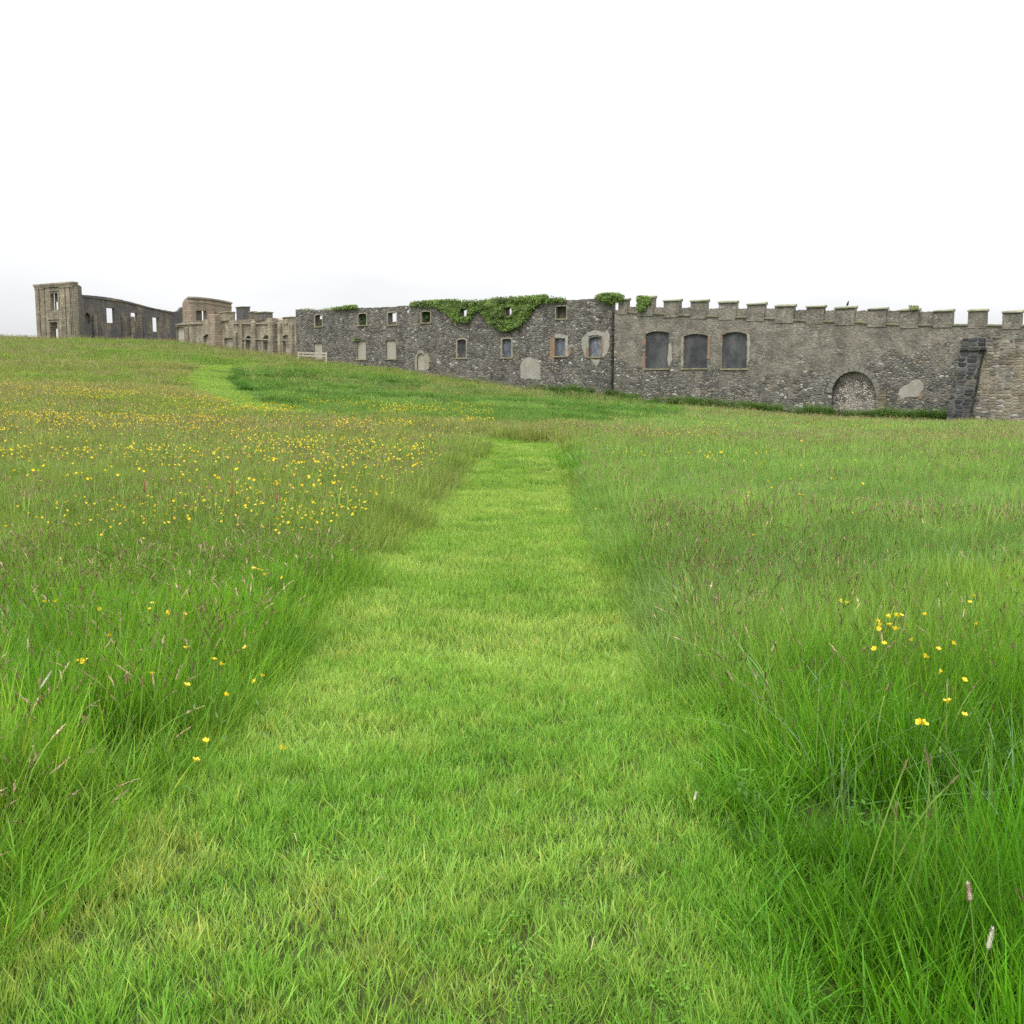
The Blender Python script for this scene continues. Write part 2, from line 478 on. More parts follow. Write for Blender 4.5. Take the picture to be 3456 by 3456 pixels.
M['dressing'] = mottled_mat('dressed_stone', (.24, .215, .16), (.33, .30, .24), 2.5, (.10, .11, .06), .5, .6)
M['sill'] = mottled_mat('mossy_sill', (.22, .20, .12), (.30, .27, .18), 3, (.11, .12, .05), .6, 1)
M['brick'] = mottled_mat('orange_brick', (.25, .135, .09), (.24, .19, .14), 4.5, (.17, .15, .11), .75, 1)
M['slate'] = mottled_mat('slate_panel', (.038, .040, .044), (.075, .075, .078), 1.1, (.16, .16, .15), .5, .45, rough=.75, bump=.008)
M['slate_pale'] = mottled_mat('weathered_slate_panel', (.08, .09, .11), (.13, .14, .16), 1.6, (.30, .31, .32), .85, .3, rough=.75, bump=.008, spots=(.04, .04, .05))
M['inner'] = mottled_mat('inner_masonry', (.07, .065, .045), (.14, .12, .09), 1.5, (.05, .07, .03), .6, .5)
M['sandstone'] = ashlar_mat('sandstone_ashlar', [(.18, .165, .14), (.30, .255, .18), (.37, .32, .235), (.33, .26, .19)], grime_col=(.085, .08, .07), grime=.6)
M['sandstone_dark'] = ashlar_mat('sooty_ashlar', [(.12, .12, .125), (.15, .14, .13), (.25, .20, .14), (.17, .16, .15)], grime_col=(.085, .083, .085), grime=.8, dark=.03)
M['pinkstone'] = ashlar_mat('pink_ashlar', [(.25, .21, .16), (.32, .265, .195), (.33, .25, .18), (.28, .245, .20)], grime_col=(.12, .11, .10), grime=.45)
M['niche'] = mottled_mat('niche_render', (.36, .33, .28), (.43, .40, .34), 1.5, (.20, .19, .15), .45, .4)
M['wood'] = mottled_mat('pale_timber', (.36, .32, .25), (.46, .42, .34), 5, (.32, .28, .2), .4, 1, rough=.7, bump=.004)
M['bird'] = plain_mat('dark_feather', (.02, .02, .022), .6)
M['beak'] = plain_mat('horn_beak', (.07, .06, .04), .4)
M['blade'] = leaf_mat('grass_blade')
M['weed'] = leaf_mat('weed_leaf', trans=.3, rough=.7, spec=.08)
M['seed'] = leaf_mat('seed_head', trans=.2, rough=.8, spec=.1)
M['ivy'] = leaf_mat('ivy_leaf', False, (1, 1, 1), trans=.22, rough=.42, spec=.4)
M['petal'] = plain_mat('yellow_petal', (.84, .64, .03), .3, .5, .3)
M['stem'] = plain_mat('flower_stem', (.10, .20, .035), .6, .3, .2)
M['straw'] = plain_mat('dry_straw', (.55, .46, .28), .7, .2, .2)

# ground: turf and earth between the blades
def ground_mat():
    m, nt = new_mat('turf'); b = N(nt)
    P = b.n('ShaderNodeTexCoord').outputs['Object']
    c = b.ramp(b.noise(P, .6, 6, .65), [(.3, (.03, .05, .012)), (.5, (.05, .07, .018)), (.7, (.085, .08, .03))])
    f = b.noise(P, 18, 5, .7)
    c = b.mix(1.0, c, b.ramp(f, [(.25, (.55,) * 3), (.75, (1.35,) * 3)]), 'MULTIPLY')
    bs = b.n('ShaderNodeBsdfPrincipled'); bs.inputs['Roughness'].default_value = 1; bs.inputs['Specular IOR Level'].default_value = .1
    b.l(c, bs.inputs['Base Color'])
    bp = b.n('ShaderNodeBump'); bp.inputs['Strength'].default_value = .8; bp.inputs['Distance'].default_value = .03
    b.l(f, bp.inputs['Height']); b.l(bp.outputs[0], bs.inputs['Normal'])
    b.l(bs.outputs[0], b.n('ShaderNodeOutputMaterial').inputs[0])
    return m
M['turf'] = ground_mat()

# ------------------------------------------------------------------ ground sheet
ys = np.concatenate([np.linspace(-40, 1.5, 24), np.exp(np.linspace(math.log(1.8), math.log(160), 230)), np.linspace(166, 900, 40)])
xs = np.linspace(-1, 1, 260)
GX = np.zeros((len(ys), len(xs))); GY = np.zeros_like(GX)
for i, y in enumerate(ys):
    GX[i] = np.sign(xs) * np.abs(xs) ** 1.15 * (max(y, 0) * .75 + 12 + max(0, y - 160) * .8 + max(0, -y) * .6)
    GY[i] = y
GZ = ground_z(GX.ravel(), GY.ravel())
GZ = np.where(GY.ravel() > 320, GZ - (GY.ravel() - 320) * .01, GZ)
verts = np.column_stack([GX.ravel(), GY.ravel(), GZ])
nx = len(xs)
idx = np.arange(len(ys) * nx).reshape(len(ys), nx)
faces = np.column_stack([idx[:-1, :-1].ravel(), idx[:-1, 1:].ravel(), idx[1:, 1:].ravel(), idx[1:, :-1].ravel()])
me = bpy.data.meshes.new('ground'); me.from_pydata(verts.tolist(), [], faces.tolist())
me.materials.append(M['turf']); me.polygons.foreach_set('use_smooth', [True] * len(me.polygons))
go = bpy.data.objects.new('ground', me); COL.objects.link(go)
tag(go, 'grassy hillside rising from the mown path to the ruins', 'ground', kind='structure')

# ------------------------------------------------------------------ walls
class Frame:
    """a vertical wall plane through two plan points, seen from the camera"""
    def __init__(s, uA, YA, uB, YB, v=1288):
        A = at_y(uA, v, YA); B = at_y(uB, v, YB)
        s.o = Vector((A.x, A.y, 0)); d = Vector((B.x - A.x, B.y - A.y, 0)); s.L = d.length; s.d = d.normalized()
        s.rz = math.atan2(s.d.y, s.d.x); s.n = Vector((s.d.y, -s.d.x, 0))     # n points towards the camera
        s.into = -s.n
    def sz(s, u, v, off=0.0):
        """local x (along) and z of pixel u, v on the plane at local depth off"""
        r = ray(u, v); E = Vector((0, 0, EYE)); O = s.o + s.into * off
        k = (O - E).dot(s.n) / r.dot(s.n)
        p = E + r * k
        return (p - s.o).dot(s.d), p.z
    def ground(s, x, off=0.0):
        p = s.o + s.d * x + s.into * off
        return gz(p.x, p.y)
    def root(s, name): return empty(name, s.o, s.rz)
def rect(fr, u0, v0, u1, v1, rise=0.0):
    um, vm = (u0 + u1) / 2, (v0 + v1) / 2
    return dict(s0=fr.sz(u0, vm)[0], s1=fr.sz(u1, vm)[0], z1=fr.sz(um, v0)[1], z0=fr.sz(um, v1)[1], rise=rise)
def arch_z(o, s):
    if not o['rise']: return o['z1']
    t = np.clip((s - o['s0']) / (o['s1'] - o['s0']) * 2 - 1, -1, 1)
    if o.get('round'):
        return o['z1'] - o['rise'] * (1 - math.sqrt(max(0, 1 - t * t)))
    return o['z1'] - o['rise'] * t * t
def wall_mesh(mb, s0, s1, top, base, openings, T, step=.3, y0=0.0, jit=.02):
    cuts = set(np.round(np.arange(s0, s1, step), 4)) | {s1}
    for o in openings:
        n = 8 if o['rise'] else 1
        for i in range(n + 1): cuts.add(round(o['s0'] + (o['s1'] - o['s0']) * i / n, 4))
    cuts = sorted(c for c in cuts if s0 - 1e-6 <= c <= s1 + 1e-6)
    cuts = [c for i, c in enumerate(cuts) if i == 0 or c - cuts[i - 1] > 1e-3]
    zj = {}
    def J(x, z):
        k = (round(x, 3), round(z, 2))
        if k not in zj: zj[k] = random.uniform(-jit, jit)
        return z + zj[k]
    for a, c in zip(cuts[:-1], cuts[1:]):
        m = (a + c) / 2
        ops = sorted([o for o in openings if o['s0'] < m < o['s1']], key=lambda o: o['z0'])
        lo = [(base(a), base(c), True)]; segs = []
        cur = (base(a), base(c), True)
        for o in ops:
            segs.append((cur, (o['z0'], o['z0']))); cur = (J(a, arch_z(o, a)), J(c, arch_z(o, c)), False)
        segs.append((cur, (top(a), top(c))))
        for (l0, l1, isbase), (h0, h1) in segs:
            mb.face((a, y0, l0), (c, y0, l1), (c, y0, h1), (a, y0, h0))
            mb.face((c, y0 + T, l1), (a, y0 + T, l0), (a, y0 + T, h0), (c, y0 + T, h1))
            mb.face((a, y0, h0), (c, y0, h1), (c, y0 + T, h1), (a, y0 + T, h0))
            if not isbase: mb.face((a, y0 + T, l0), (c, y0 + T, l1), (c, y0, l1), (a, y0, l0))
    for o in openings:
        for s in (o['s0'], o['s1']):
            z1 = arch_z(o, s)
            p = [(s, y0, o['z0']), (s, y0 + T, o['z0']), (s, y0 + T, z1), (s, y0, z1)]
            mb.face(*p)
    for s in (cuts[0], cuts[-1]):
        mb.face((s, y0, base(s)), (s, y0 + T, base(s)), (s, y0 + T, top(s)), (s, y0, top(s)))
def profile(fr, pts, jit=.03, seed=1):
    q = sorted(fr.sz(u, v) for u, v in pts)
    X = np.array([a for a, b in q]); Zs = np.array([b for a, b in q])
    def f(x): return float(np.interp(x, X, Zs)) + (float(fbm(x * 2.1, 3.3, seed, 3)) - .5) * 2 * jit + (float(vnoise(x * 3.3, 1.7, seed)) > .82) * -jit
    return f
def arch_poly(o, inset=0.0, n=8):
    s0, s1 = o['s0'] - inset, o['s1'] + inset
    P = [(s0, o['z0']), (s1, o['z0'])]
    for i in range(n + 1):
        s = o['s1'] - (o['s1'] - o['s0']) * i / n
        P.append((s + (inset if i == 0 else -inset if i == n else 0), arch_z(o, s) + inset))
    return P
def frame_ring(mb, o, w, y0, y1):
    """stone dressing round an opening, standing proud of the wall"""
    n = 8 if o['rise'] else 1
    mb.box(o['s0'] - w, o['s0'] - .003, y0, y1, o['z0'], arch_z(o, o['s0']) + w, .008)
    mb.box(o['s1'] + .003, o['s1'] + w, y0, y1, o['z0'], arch_z(o, o['s1']) + w, .008)
    for i in range(n):
        a = o['s0'] + (o['s1'] - o['s0']) * i / n; c = o['s0'] + (o['s1'] - o['s0']) * (i + 1) / n
        za, zc = arch_z(o, a) + .003, arch_z(o, c) + .003
        mb.hexa([(a, y0, za), (c, y0, zc), (c, y1, zc), (a, y1, za), (a, y0, za + w), (c, y0, zc + w), (c, y1, zc + w), (a, y1, za + w)])

def C3(x, y): return 960 + x * .28986, 960 + y * .28986
def C4(x, y): return 1400 + x * .36232, 960 + y * .36232
def C5(x, y): return 1900 + x * .36232, 960 + y * .36232
def C6(x, y): return 2500 + x * .25880, 960 + y * .25880
def C7(x, y): return 2900 + x * .28778, 960 + y * .28778
def C1(x, y): return 80 + x * .28986, 900 + y * .28986
def C2(x, y): return 500 + x * .28986, 900 + y * .28986

def yline(u): return 100.0 / (1 + (u - 1894) / W * .0003)
FR = Frame(1003, yline(1003), 3456, yline(3456))
SEAM = FR.sz(2063, 1150)[0]
WEND = FR.sz(3456, 1150)[0] + 14
# ---- rubble range with two rows of windows
rub = FR.root('rubble_wall_range')
tag(rub, 'long two storey rubble stone ruin with rows of blocked windows under ivy', 'ruined building')
top_pts = [C3(145, 290), C3(260, 300), C3(430, 300), C3(640, 285), C3(870, 275), C3(1050, 268), C3(1230, 262), C3(1450, 245), C4(0, 190), C4(200, 180),
           C4(600, 172), C4(900, 150), C4(1250, 146), C4(1500, 140), C4(1690, 132), (2063, 1006)]
topf = profile(FR, top_pts, .07, 3)
ops = []
def W3(x0, y0, x1, y1, r=0): o = rect(FR, *C3(x0, y0), *C3(x1, y1), r); ops.append(o); return o
def W4(x0, y0, x1, y1, r=0): o = rect(FR, *C4(x0, y0), *C4(x1, y1), r); ops.append(o); return o
up = [W3(358, 355, 440, 490, .12), W3(862, 340, 955, 474, .08), W3(1205, 328, 1305, 470, .06), W3(1595, 315, 1700, 445, .1),
      W4(418, 230, 493, 345, .1), W4(845, 215, 910, 300, .08), W4(1318, 205, 1412, 318)]
blank = [W3(342, 680, 440, 870), W3(845, 655, 948, 870), W3(1182, 650, 1298, 868)]
low_arch = W3(1545, 800, 1635, 1000, .45); low_arch['round'] = True
slate = [W4(398, 512, 478, 684, .1), W4(815, 507, 900, 680, .06), W4(1307, 498, 1397, 668, .12), W4(1625, 490, 1738, 674, .12)]
mb = MB(); wall_mesh(mb, 0, SEAM - .004, topf, lambda s: FR.ground(s) - 1.5, ops, .75)
mb.build('wall', M['rubble'], rub)
def sill(parent, o, h=.10, ext=.14, mat='sill', proud=.09):
    b = MB(); b.box(o['s0'] - ext, o['s1'] + ext, -proud, .3, o['z0'] - h, o['z0'] + .012, .012)
    return b.build('sill', M[mat], parent)
def surround(o, w=.14, mat='dressing', proud=.035):
    b = MB(); frame_ring(b, o, w, -proud, .12)
    return b.build('window_surround', M[mat], rub)
def panel(parent, o, mat, depth=.28, name='blocked_window', th=.2):
    b = MB(); b.prism(arch_poly(o, -.002 if False else .03), depth, depth + th)
    return b.build(name, M[mat], parent)
for k, o in enumerate(up):
    s = surround(o, .10 if k else .12) ; sill(s, o)
# partly filled first upper window, parapet behind the third
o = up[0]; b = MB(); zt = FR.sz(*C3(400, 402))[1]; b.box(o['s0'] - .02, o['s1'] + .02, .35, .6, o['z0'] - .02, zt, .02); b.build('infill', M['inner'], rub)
o = up[2]; b = MB(); zt = FR.sz(*C3(1250, 430))[1]; b.box(o['s0'] - .02, o['s1'] + .02, .5, .7, o['z0'] - .02, zt, .03); b.build('infill', M['mossy_ledge'], rub)
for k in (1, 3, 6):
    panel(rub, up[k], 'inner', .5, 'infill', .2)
for o in blank:
    p = panel(rub, o, 'render', .14); sill(p, o)
p = panel(rub, low_arch, 'render', .12, 'blocked_door')
b = MB(); frame_ring(b, low_arch, .28, -.03, .1); q = b.build('brick_arch', M['dressing'], rub)
for k, o in enumerate(slate):
    p = panel(rub, o, 'slate_pale' if k in (1, 2, 3) else 'slate', .22); s = sill(p, o, .11, .16)
    if k < 2: b = MB(); frame_ring(b, o, .15, -.05, .15); b.build('window_surround', M['dressing'], p)
def patch(parent, pts, mat, name, y0=-.03, y1=.05, rough=.06, fr=FR):
    P = [fr.sz(*p) for p in pts]; out = []
    for i, a in enumerate(P):
        c = P[(i + 1) % len(P)]; n = max(1, int(math.dist(a, c) / .22))
        for k in range(n):
            t = k / n; j = rough if k else rough * .5
            out.append((a[0] + (c[0] - a[0]) * t + random.uniform(-j, j), a[1] + (c[1] - a[1]) * t + random.uniform(-j, j)))
    b = MB(); b.prism(out, y0, y1); return b.build(name, M[mat], parent)
patch(rub, [C4(*p) for p in [(985, 870), (982, 760), (1000, 720), (1030, 685), (1085, 680), (1140, 705), (1172, 760), (1172, 890)][::-1]], 'plaster', 'plaster_patch')
L7 = [C4(*p) for p in [(1590, 680), (1560, 600), (1560, 500), (1612, 440), (1700, 430), (1812, 452), (1815, 560), (1790, 640), (1745, 690), (1745, 478), (1700, 470), (1618, 480), (1618, 680)]]
patch(rub, L7[::-1], 'plaster', 'plaster_patch')
patch(rub, [C4(*p) for p in [(1640, 700), (1730, 700), (1715, 730), (1690, 768), (1665, 730)]][::-1], 'plaster', 'plaster_patch')
patch(rub, [C4(*p) for p in [(1592, 590), (1618, 590), (1618, 680), (1594, 680)]][::-1], 'brick', 'exposed_brick', -.045)
patch(rub, [C4(*p) for p in [(1739, 490), (1760, 500), (1756, 620), (1739, 640)]][::-1], 'brick', 'exposed_brick', -.045)
patch(rub, [C4(*p) for p in [(1262, 500), (1303, 490), (1303, 690), (1290, 760), (1275, 700), (1262, 690)]][::-1], 'brick', 'exposed_brick', -.04)
patch(rub, [C4(*p) for p in [(1302, 494), (1305, 465), (1350, 455), (1425, 475), (1425, 590), (1432, 672), (1400, 672), (1400, 500)]][::-1], 'plaster', 'plaster_patch')
patch(rub, [C4(*p) for p in [(1425, 590), (1452, 590), (1455, 640), (1432, 672), (1428, 640)]][::-1], 'brick', 'exposed_brick', -.04)
patch(rub, [C3(*p) for p in [(1640, 790), (1700, 850), (1680, 985), (1655, 985), (1660, 900)]][::-1], 'dressing', 'plaster_patch')
# thin dark tube added to draw the dark crack line at the seam
b = MB(); b.tube([(SEAM - .06, -.07, FR.sz(2063, 1320)[1] - .5), (SEAM - .05, -.07, FR.sz(2063, 1200)[1]), (SEAM - .08, -.07, FR.sz(2063, 1050)[1])], .012, 6)
b.build('seam_line', M['inner'], rub)

# ---- battlemented wall
bat = FR.root('battlemented_wall')
tag(bat, 'grey harled wall with square battlements and three tall slate filled windows', 'wall')
str_pts = [(2063, 1046), C5(580, 243), C5(650, 262), C5(880, 268), C5(1130, 282), C5(1390, 292), C5(1660, 300), C6(380, 434), C6(740, 462), C6(1160, 476), C6(1580, 490), C7(380, 462), C7(780, 470), C7(1180, 466), C7(1590, 472), (3456, 1098)]
def lineprof(pts):
    q = sorted(FR.sz(u, v) for u, v in pts); X = [a for a, b in q]; Zs = [b for a, b in q]
    return lambda x: float(np.interp(x, X, Zs))
strf = lineprof(str_pts)
bops = [rect(FR, *C5(768, 436), *C5(985, 784), .18), rect(FR, *C5(1125, 460), *C5(1345, 782), .18), rect(FR, *C5(1482, 443), *C5(1712, 784), .22)]
big_arch = rect(FR, *C6(1190, 1135), *C6(1755, 1640), 0)
big_arch['rise'] = (big_arch['s1'] - big_arch['s0']) / 2 * 1.0; big_arch['round'] = True
BATX = FR.sz(*C7(1180, 1100))[0]
mb = MB(); wall_mesh(mb, SEAM, WEND, strf, lambda s: FR.ground(s) - 1.5, bops + [big_arch], 1.0)
mb.build('wall', M['harl'], bat)
for k, o in enumerate(bops):
    p = panel(bat, o, 'slate', .2)
    sill(p, o, .10, .12, 'sill', .10)
p = panel(bat, big_arch, 'pale_rubble', .45, 'blocked_archway')
b = MB(); n = 14
for i in range(n):
    a0, a1 = math.pi * i / n, math.pi * (i + 1) / n
    cx = (big_arch['s0'] + big_arch['s1']) / 2; R = big_arch['rise']; cz = big_arch['z1'] - R
    for (aa, bb) in ((a0 + .012, a1 - .012),):
        P = []
        for y in (-.05 - random.random() * .02, .2):
            P += [(cx + math.cos(aa) * (R + .01), y, cz + math.sin(aa) * (R + .01)), (cx + math.cos(bb) * (R + .01), y, cz + math.sin(bb) * (R + .01)),
                  (cx + math.cos(bb) * (R + .38), y, cz + math.sin(bb) * (R + .38)), (cx + math.cos(aa) * (R + .38), y, cz + math.sin(aa) * (R + .38))]
        b.hexa(P)
b.build('arch_ring', M['merlon'], bat)
q = rect(FR, *C6(1768, 1375), *C6(1905, 1640))
b = MB()
for i in range(6):
    za = q['z0'] + (q['z1'] - q['z0']) * i / 6; b.box(q['s0'], q['s1'], -.16 + random.uniform(-.02, .02), .1, za + .01, q['z0'] + (q['z1'] - q['z0']) * (i + 1) / 6, .012)
b.build('stone_pier', M['coursed'], bat)
patch(bat, [C7(*p) for p in [(455, 1290), (470, 1240), (520, 1190), (590, 1160), (610, 1125), (660, 1112), (720, 1120), (765, 1210), (740, 1260), (690, 1320), (560, 1320), (500, 1330)]][::-1], 'plaster', 'plaster_patch')
patch(bat, [C7(*p) for p in [(700, 1275), (735, 1235), (760, 1300), (730, 1345), (700, 1345)]][::-1], 'brick', 'exposed_brick', -.045)
for o, pts in ((0, [(738, 505), (768, 500), (766, 570), (740, 565)]), (0, [(742, 640), (766, 640), (764, 770), (730, 775), (736, 720)]), (1, [(1103, 480), (1124, 480), (1118, 765), (1104, 765)]),
               (1, [(1350, 470), (1372, 500), (1375, 690), (1345, 700)]), (2, [(1468, 450), (1482, 450), (1478, 520), (1466, 520)])):
    patch(bat, [C5(*p) for p in pts][::-1], 'brick' if o != 1 or pts[0][0] > 1300 else 'dressing', 'exposed_brick', -.035)
patch(bat, [C5(*p) for p in [(1714, 460), (1745, 470), (1740, 700), (1714, 770)]][::-1], 'plaster', 'plaster_patch')
patch(bat, [C5(*p) for p in [(986, 560), (1010, 540), (1020, 700), (985, 770), (975, 700)]][::-1], 'plaster', 'plaster_patch')
# parapet panels, string course, merlons
MER = [C5(520, 128) + C5(600, 128)[:1], C5(692, 110) + C5(843, 110)[:1], C5(940, 137) + C5(1085, 137)[:1], C5(1190, 147) + C5(1338, 147)[:1], C5(1453, 158) + C5(1610, 158)[:1], C5(1718, 172) + C5(1878, 172)[:1],
       C6(452, 258) + C6(695, 258)[:1], C6(862, 270) + C6(1087, 270)[:1], C6(1232, 290) + C6(1490, 290)[:1], C7(105, 268) + C7(320, 268)[:1],
       C7(485, 286) + C7(700, 286)[:1], C7(872, 291) + C7(1098, 291)[:1], C7(1280, 293) + C7(1498, 293)[:1], C7(1685, 303) + C7(1908, 303)[:1]]
MER[5] = C5(1718, 172) + C5(1878, 172)[:1]
ml = []
for i, (u0, v, u1) in enumerate(MER):
    s0 = FR.sz(u0, v)[0]; s1 = FR.sz(u1, v)[0]; zt = FR.sz((u0 + u1) / 2, v)[1]
    ml.append((s0, s1, zt))
d = ml[-1][0] - ml[-2][0]
for k in range(1, 5): ml.append((ml[13][0] + d * k, ml[13][1] + d * k, ml[13][2] - .04 * k))
notch = {}
nv = [C5(645, 207), C5(890, 213), C5(1135, 218), C5(1390, 225), C5(1660, 224), C6(385, 318), C6(780, 333), C6(1160, 338), C6(1580, 340), C7(400, 303), C7(790, 318)]
for i, (s0, s1, zt) in enumerate(ml):
    zb = min(strf(s0), strf(s1)) - .25
    b = MB()
    nseg = 3
    zt += random.uniform(-.035, .035)
    b.box(s0, s1, -.05, .55, zb, zt - .16, .03)
    o = b.build('merlon', M['harl'], bat)
    c = MB()
    # sloped coping slab: front edge lower than the back
    c.hexa([(s0 - .07, -.17, zt - .157), (s1 + .06, -.17, zt - .157), (s1 + .06, .66, zt - .157), (s0 - .07, .66, zt - .157),
            (s0 - .07 + random.uniform(0, .09), -.15, zt - random.uniform(.02, .09)), (s1 + .06 - random.uniform(0, .06), -.15, zt - random.uniform(.02, .09)), (s1 + .06, .6, zt + random.uniform(.03, .10)), (s0 + .02, .6, zt + random.uniform(.0, .08))])
    bevel(c.build('coping', M['coping'], o), .025, 2)
for i in range(len(ml) - 1):
    a, c = ml[i][1], ml[i + 1][0]
    zs = (strf(a), strf(c))
    b = MB(); b.hexa([(a + .004, -.1, zs[0] - .10), (c - .004, -.1, zs[1] - .10), (c - .004, .3, zs[1] - .10), (a + .004, .3, zs[0] - .10),
                      (a + .004, -.1, zs[0] - .01), (c - .004, -.1, zs[1] - .01), (c - .004, .3, zs[1] + .05), (a + .004, .3, zs[0] + .05)])
    b.build('string_course', M['mossy_ledge'], bat)
    if i < len(nv):
        zt = FR.sz(*nv[i])[1]
        b = MB(); n = 6; P = []
        tops = [zt + random.uniform(-.03, .05) for _ in range(n + 1)]
        poly = [(a + .004, zs[0] - .05), (c - .004, zs[1] - .05)] + [(c - .004 - (c - a - .008) * k / n, tops[k]) for k in range(n + 1)]
        b.prism(poly, .16, .48)
        b.build('parapet_panel', M['harl'], bat)

# ---- battered coursed wall and the dark buttress in front of it
bt = FR.root('battered_wall')
tag(bt, 'sloping coursed stone wall rising from the meadow at the right edge', 'wall')
def batter(u_top, u_bot, vt, vb, proj_t, proj_b):
    pass
zt = FR.sz(*C7(1400, 640))[1]
sA = FR.sz(*C7(1440, 700), -.3)[0]
g0 = FR.ground(sA, -2) - .8
def slope_y(z, extra=0.0):
    t = (zt - z) / (zt - (g0 + .8)); return -.06 - 1.35 * max(0, t) - extra
SK = lambda z: .6 * max(0, (zt - z) / (zt - (g0 + .8)))
b = MB(); n = 16; sx = np.linspace(sA - .1, WEND, 24)
rows = np.linspace(g0, zt + .3, n)
for i in range(n - 1):
    for j in range(len(sx) - 1):
        z0, z1 = rows[i], rows[i + 1]
        b.face((sx[j], slope_y(z0) , z0), (sx[j + 1], slope_y(z0), z0), (sx[j + 1], slope_y(z1), z1), (sx[j], slope_y(z1), z1))
    b.face((sx[0], slope_y(rows[i]), rows[i]), (sx[0] - SK(rows[i]), slope_y(rows[i]), rows[i]), (sx[0] - SK(rows[i + 1]), slope_y(rows[i + 1]), rows[i + 1]), (sx[0], slope_y(rows[i + 1]), rows[i + 1]))
    b.face((sx[0] - SK(rows[i]), slope_y(rows[i]), rows[i]), (sx[0] - SK(rows[i]), 0.0, rows[i]), (sx[0] - SK(rows[i + 1]), 0.0, rows[i + 1]), (sx[0] - SK(rows[i + 1]), slope_y(rows[i + 1]), rows[i + 1]))
    b.face((sx[0], 0.0, rows[i]), (sx[0], slope_y(rows[i]), rows[i]), (sx[0], slope_y(rows[i + 1]), rows[i + 1]), (sx[0], 0.0, rows[i + 1]))
    b.face((sx[-1], 0.0, rows[i]), (sx[-1], slope_y(rows[i]), rows[i]), (sx[-1], slope_y(rows[i + 1]), rows[i + 1]), (sx[-1], 0.0, rows[i + 1]))
for j in range(len(sx) - 1): b.face((sx[j], slope_y(rows[-1]), rows[-1]), (sx[j + 1], slope_y(rows[-1]), rows[-1]), (sx[j + 1], 0, rows[-1]), (sx[j], 0, rows[-1]))
b.build('wall_face', M['coursed'], bt)
bu = FR.root('stone_buttress')
tag(bu, 'dark battered stone buttress leaning on the wall near the right edge', 'buttress')
sL, sR = FR.sz(*C7(1203, 700), -.5)[0], FR.sz(*C7(1470, 700), -.5)[0]
b = MB()
zk = np.linspace(g0, FR.sz(*C7(1330, 775), -.5)[1], 14)
for z0, z1 in zip(zk[:-1], zk[1:]):
    j = random.uniform(-.02, .02)
    y0, y1 = slope_y(z0, .45), slope_y(z1, .45)
    k0, k1 = SK(z0), SK(z1)
    b.hexa([(sL + j - k0, y0, z0 + .006), (sR + j - k0, y0, z0 + .006), (sR + j, .05, z0 + .006), (sL + j - k0, .05, z0 + .006), (sL + j - k1, y1, z1), (sR + j - k1, y1, z1), (sR + j, .05, z1), (sL + j - k1, .05, z1)])
b.build('shaft', M['dark_stone'], bu)
zc = zk[-1]; ztop = FR.sz(*C7(1340, 640), -.5)[1]
b = MB(); b.box(sL - .1, sR + .12, slope_y(zc, .62), .04, zc + .004, zc + .2, .015); b.build('ledge', M['dark_stone'], bu)
b = MB(); b.hexa([(sL + .02, slope_y(zc, .4), zc + .205), (sR, slope_y(zc, .4), zc + .205), (sR, .03, zc + .205), (sL + .02, .03, zc + .205),
                  (sL + .02, slope_y(zc, .2), ztop), (sR, slope_y(zc, .2), ztop), (sR, .03, ztop + .1), (sL + .02, .03, ztop + .1)])
b.build('cap', M['dark_stone'], bu)

# ------------------------------------------------------------------ mansion ruin on the crest
man = empty('ruined_mansion', (at_y(700, 1288, 150).x, 150, gz(at_y(700, 1288, 150).x, 150)))
tag(man, 'roofless sandstone mansion ruin on the crest at the far left', 'ruined mansion')
mloc = man.location.copy()
def sub(fr, name, mb, mat, parent=None, par_fr=None):
    o = mb.build(name, M[mat])
    if parent is None:
        o.parent = man; o.location = fr.o - mloc; o.rotation_euler = (0, 0, fr.rz)
    else: o.parent = parent
    return o
# tower: front face and a return face meeting in the nearest corner
TF = Frame(C1(148, 0)[0], 153.5, C1(600, 0)[0], 149, 1040)
TR = Frame(C1(600, 0)[0], 149, C1(685, 0)[0], 152, 1040)
cz = TF.sz(*C1(600, 172))[1]; cz0 = TF.sz(*C1(148, 207))[1]
czm = (cz + cz0) / 2
tops = lambda s: czm
gb = lambda s: TF.ground(s) - 2
o1 = rect(TF, *C1(318, 310), *C1(402, 507)); o2 = rect(TF, *C1(315, 645), *C1(402, 870))
b = MB(); wall_mesh(b, 0, TF.L, lambda s: czm - .25, gb, [o1, o2], .5, .4, jit=.01)
tower = sub(TF, 'tower', b, 'sandstone')
for o, (xa, ya, xb, yb) in ((o1, (362, 405, 402, 500)), (o2, (352, 720, 398, 850))):
    w = rect(TF, *C1(xa, ya), *C1(xb, yb))
    w['s0'] = max(TF.sz(*C1(xa, (ya + yb) / 2), .6)[0], o['s0'] + .1); w['s1'] = max(min(TF.sz(*C1(xb + 4, (ya + yb) / 2), .9)[0], o['s1'] - .02), w['s0'] + .8)
    w['s1'] = min(w['s1'], o['s1'] - .02)
    b = MB(); wall_mesh(b, o['s0'] + .002, o['s1'] - .002, lambda s, o=o: o['z1'] - .002, lambda s, o=o: o['z0'] + .002, [w] if w['z0'] > o['z0'] + .02 else [w], .25, .5, y0=.502, jit=0)
    sub(TF, 'window', b, 'sandstone_dark', tower)
    b = MB(); frame_ring(b, o, .28, -.08, .1); b.box(o['s0'] - .3, o['s1'] + .3, -.18, .1, o['z1'] + .29, o['z1'] + .42) ; sub(TF, 'window_surround', b, 'sandstone', tower)
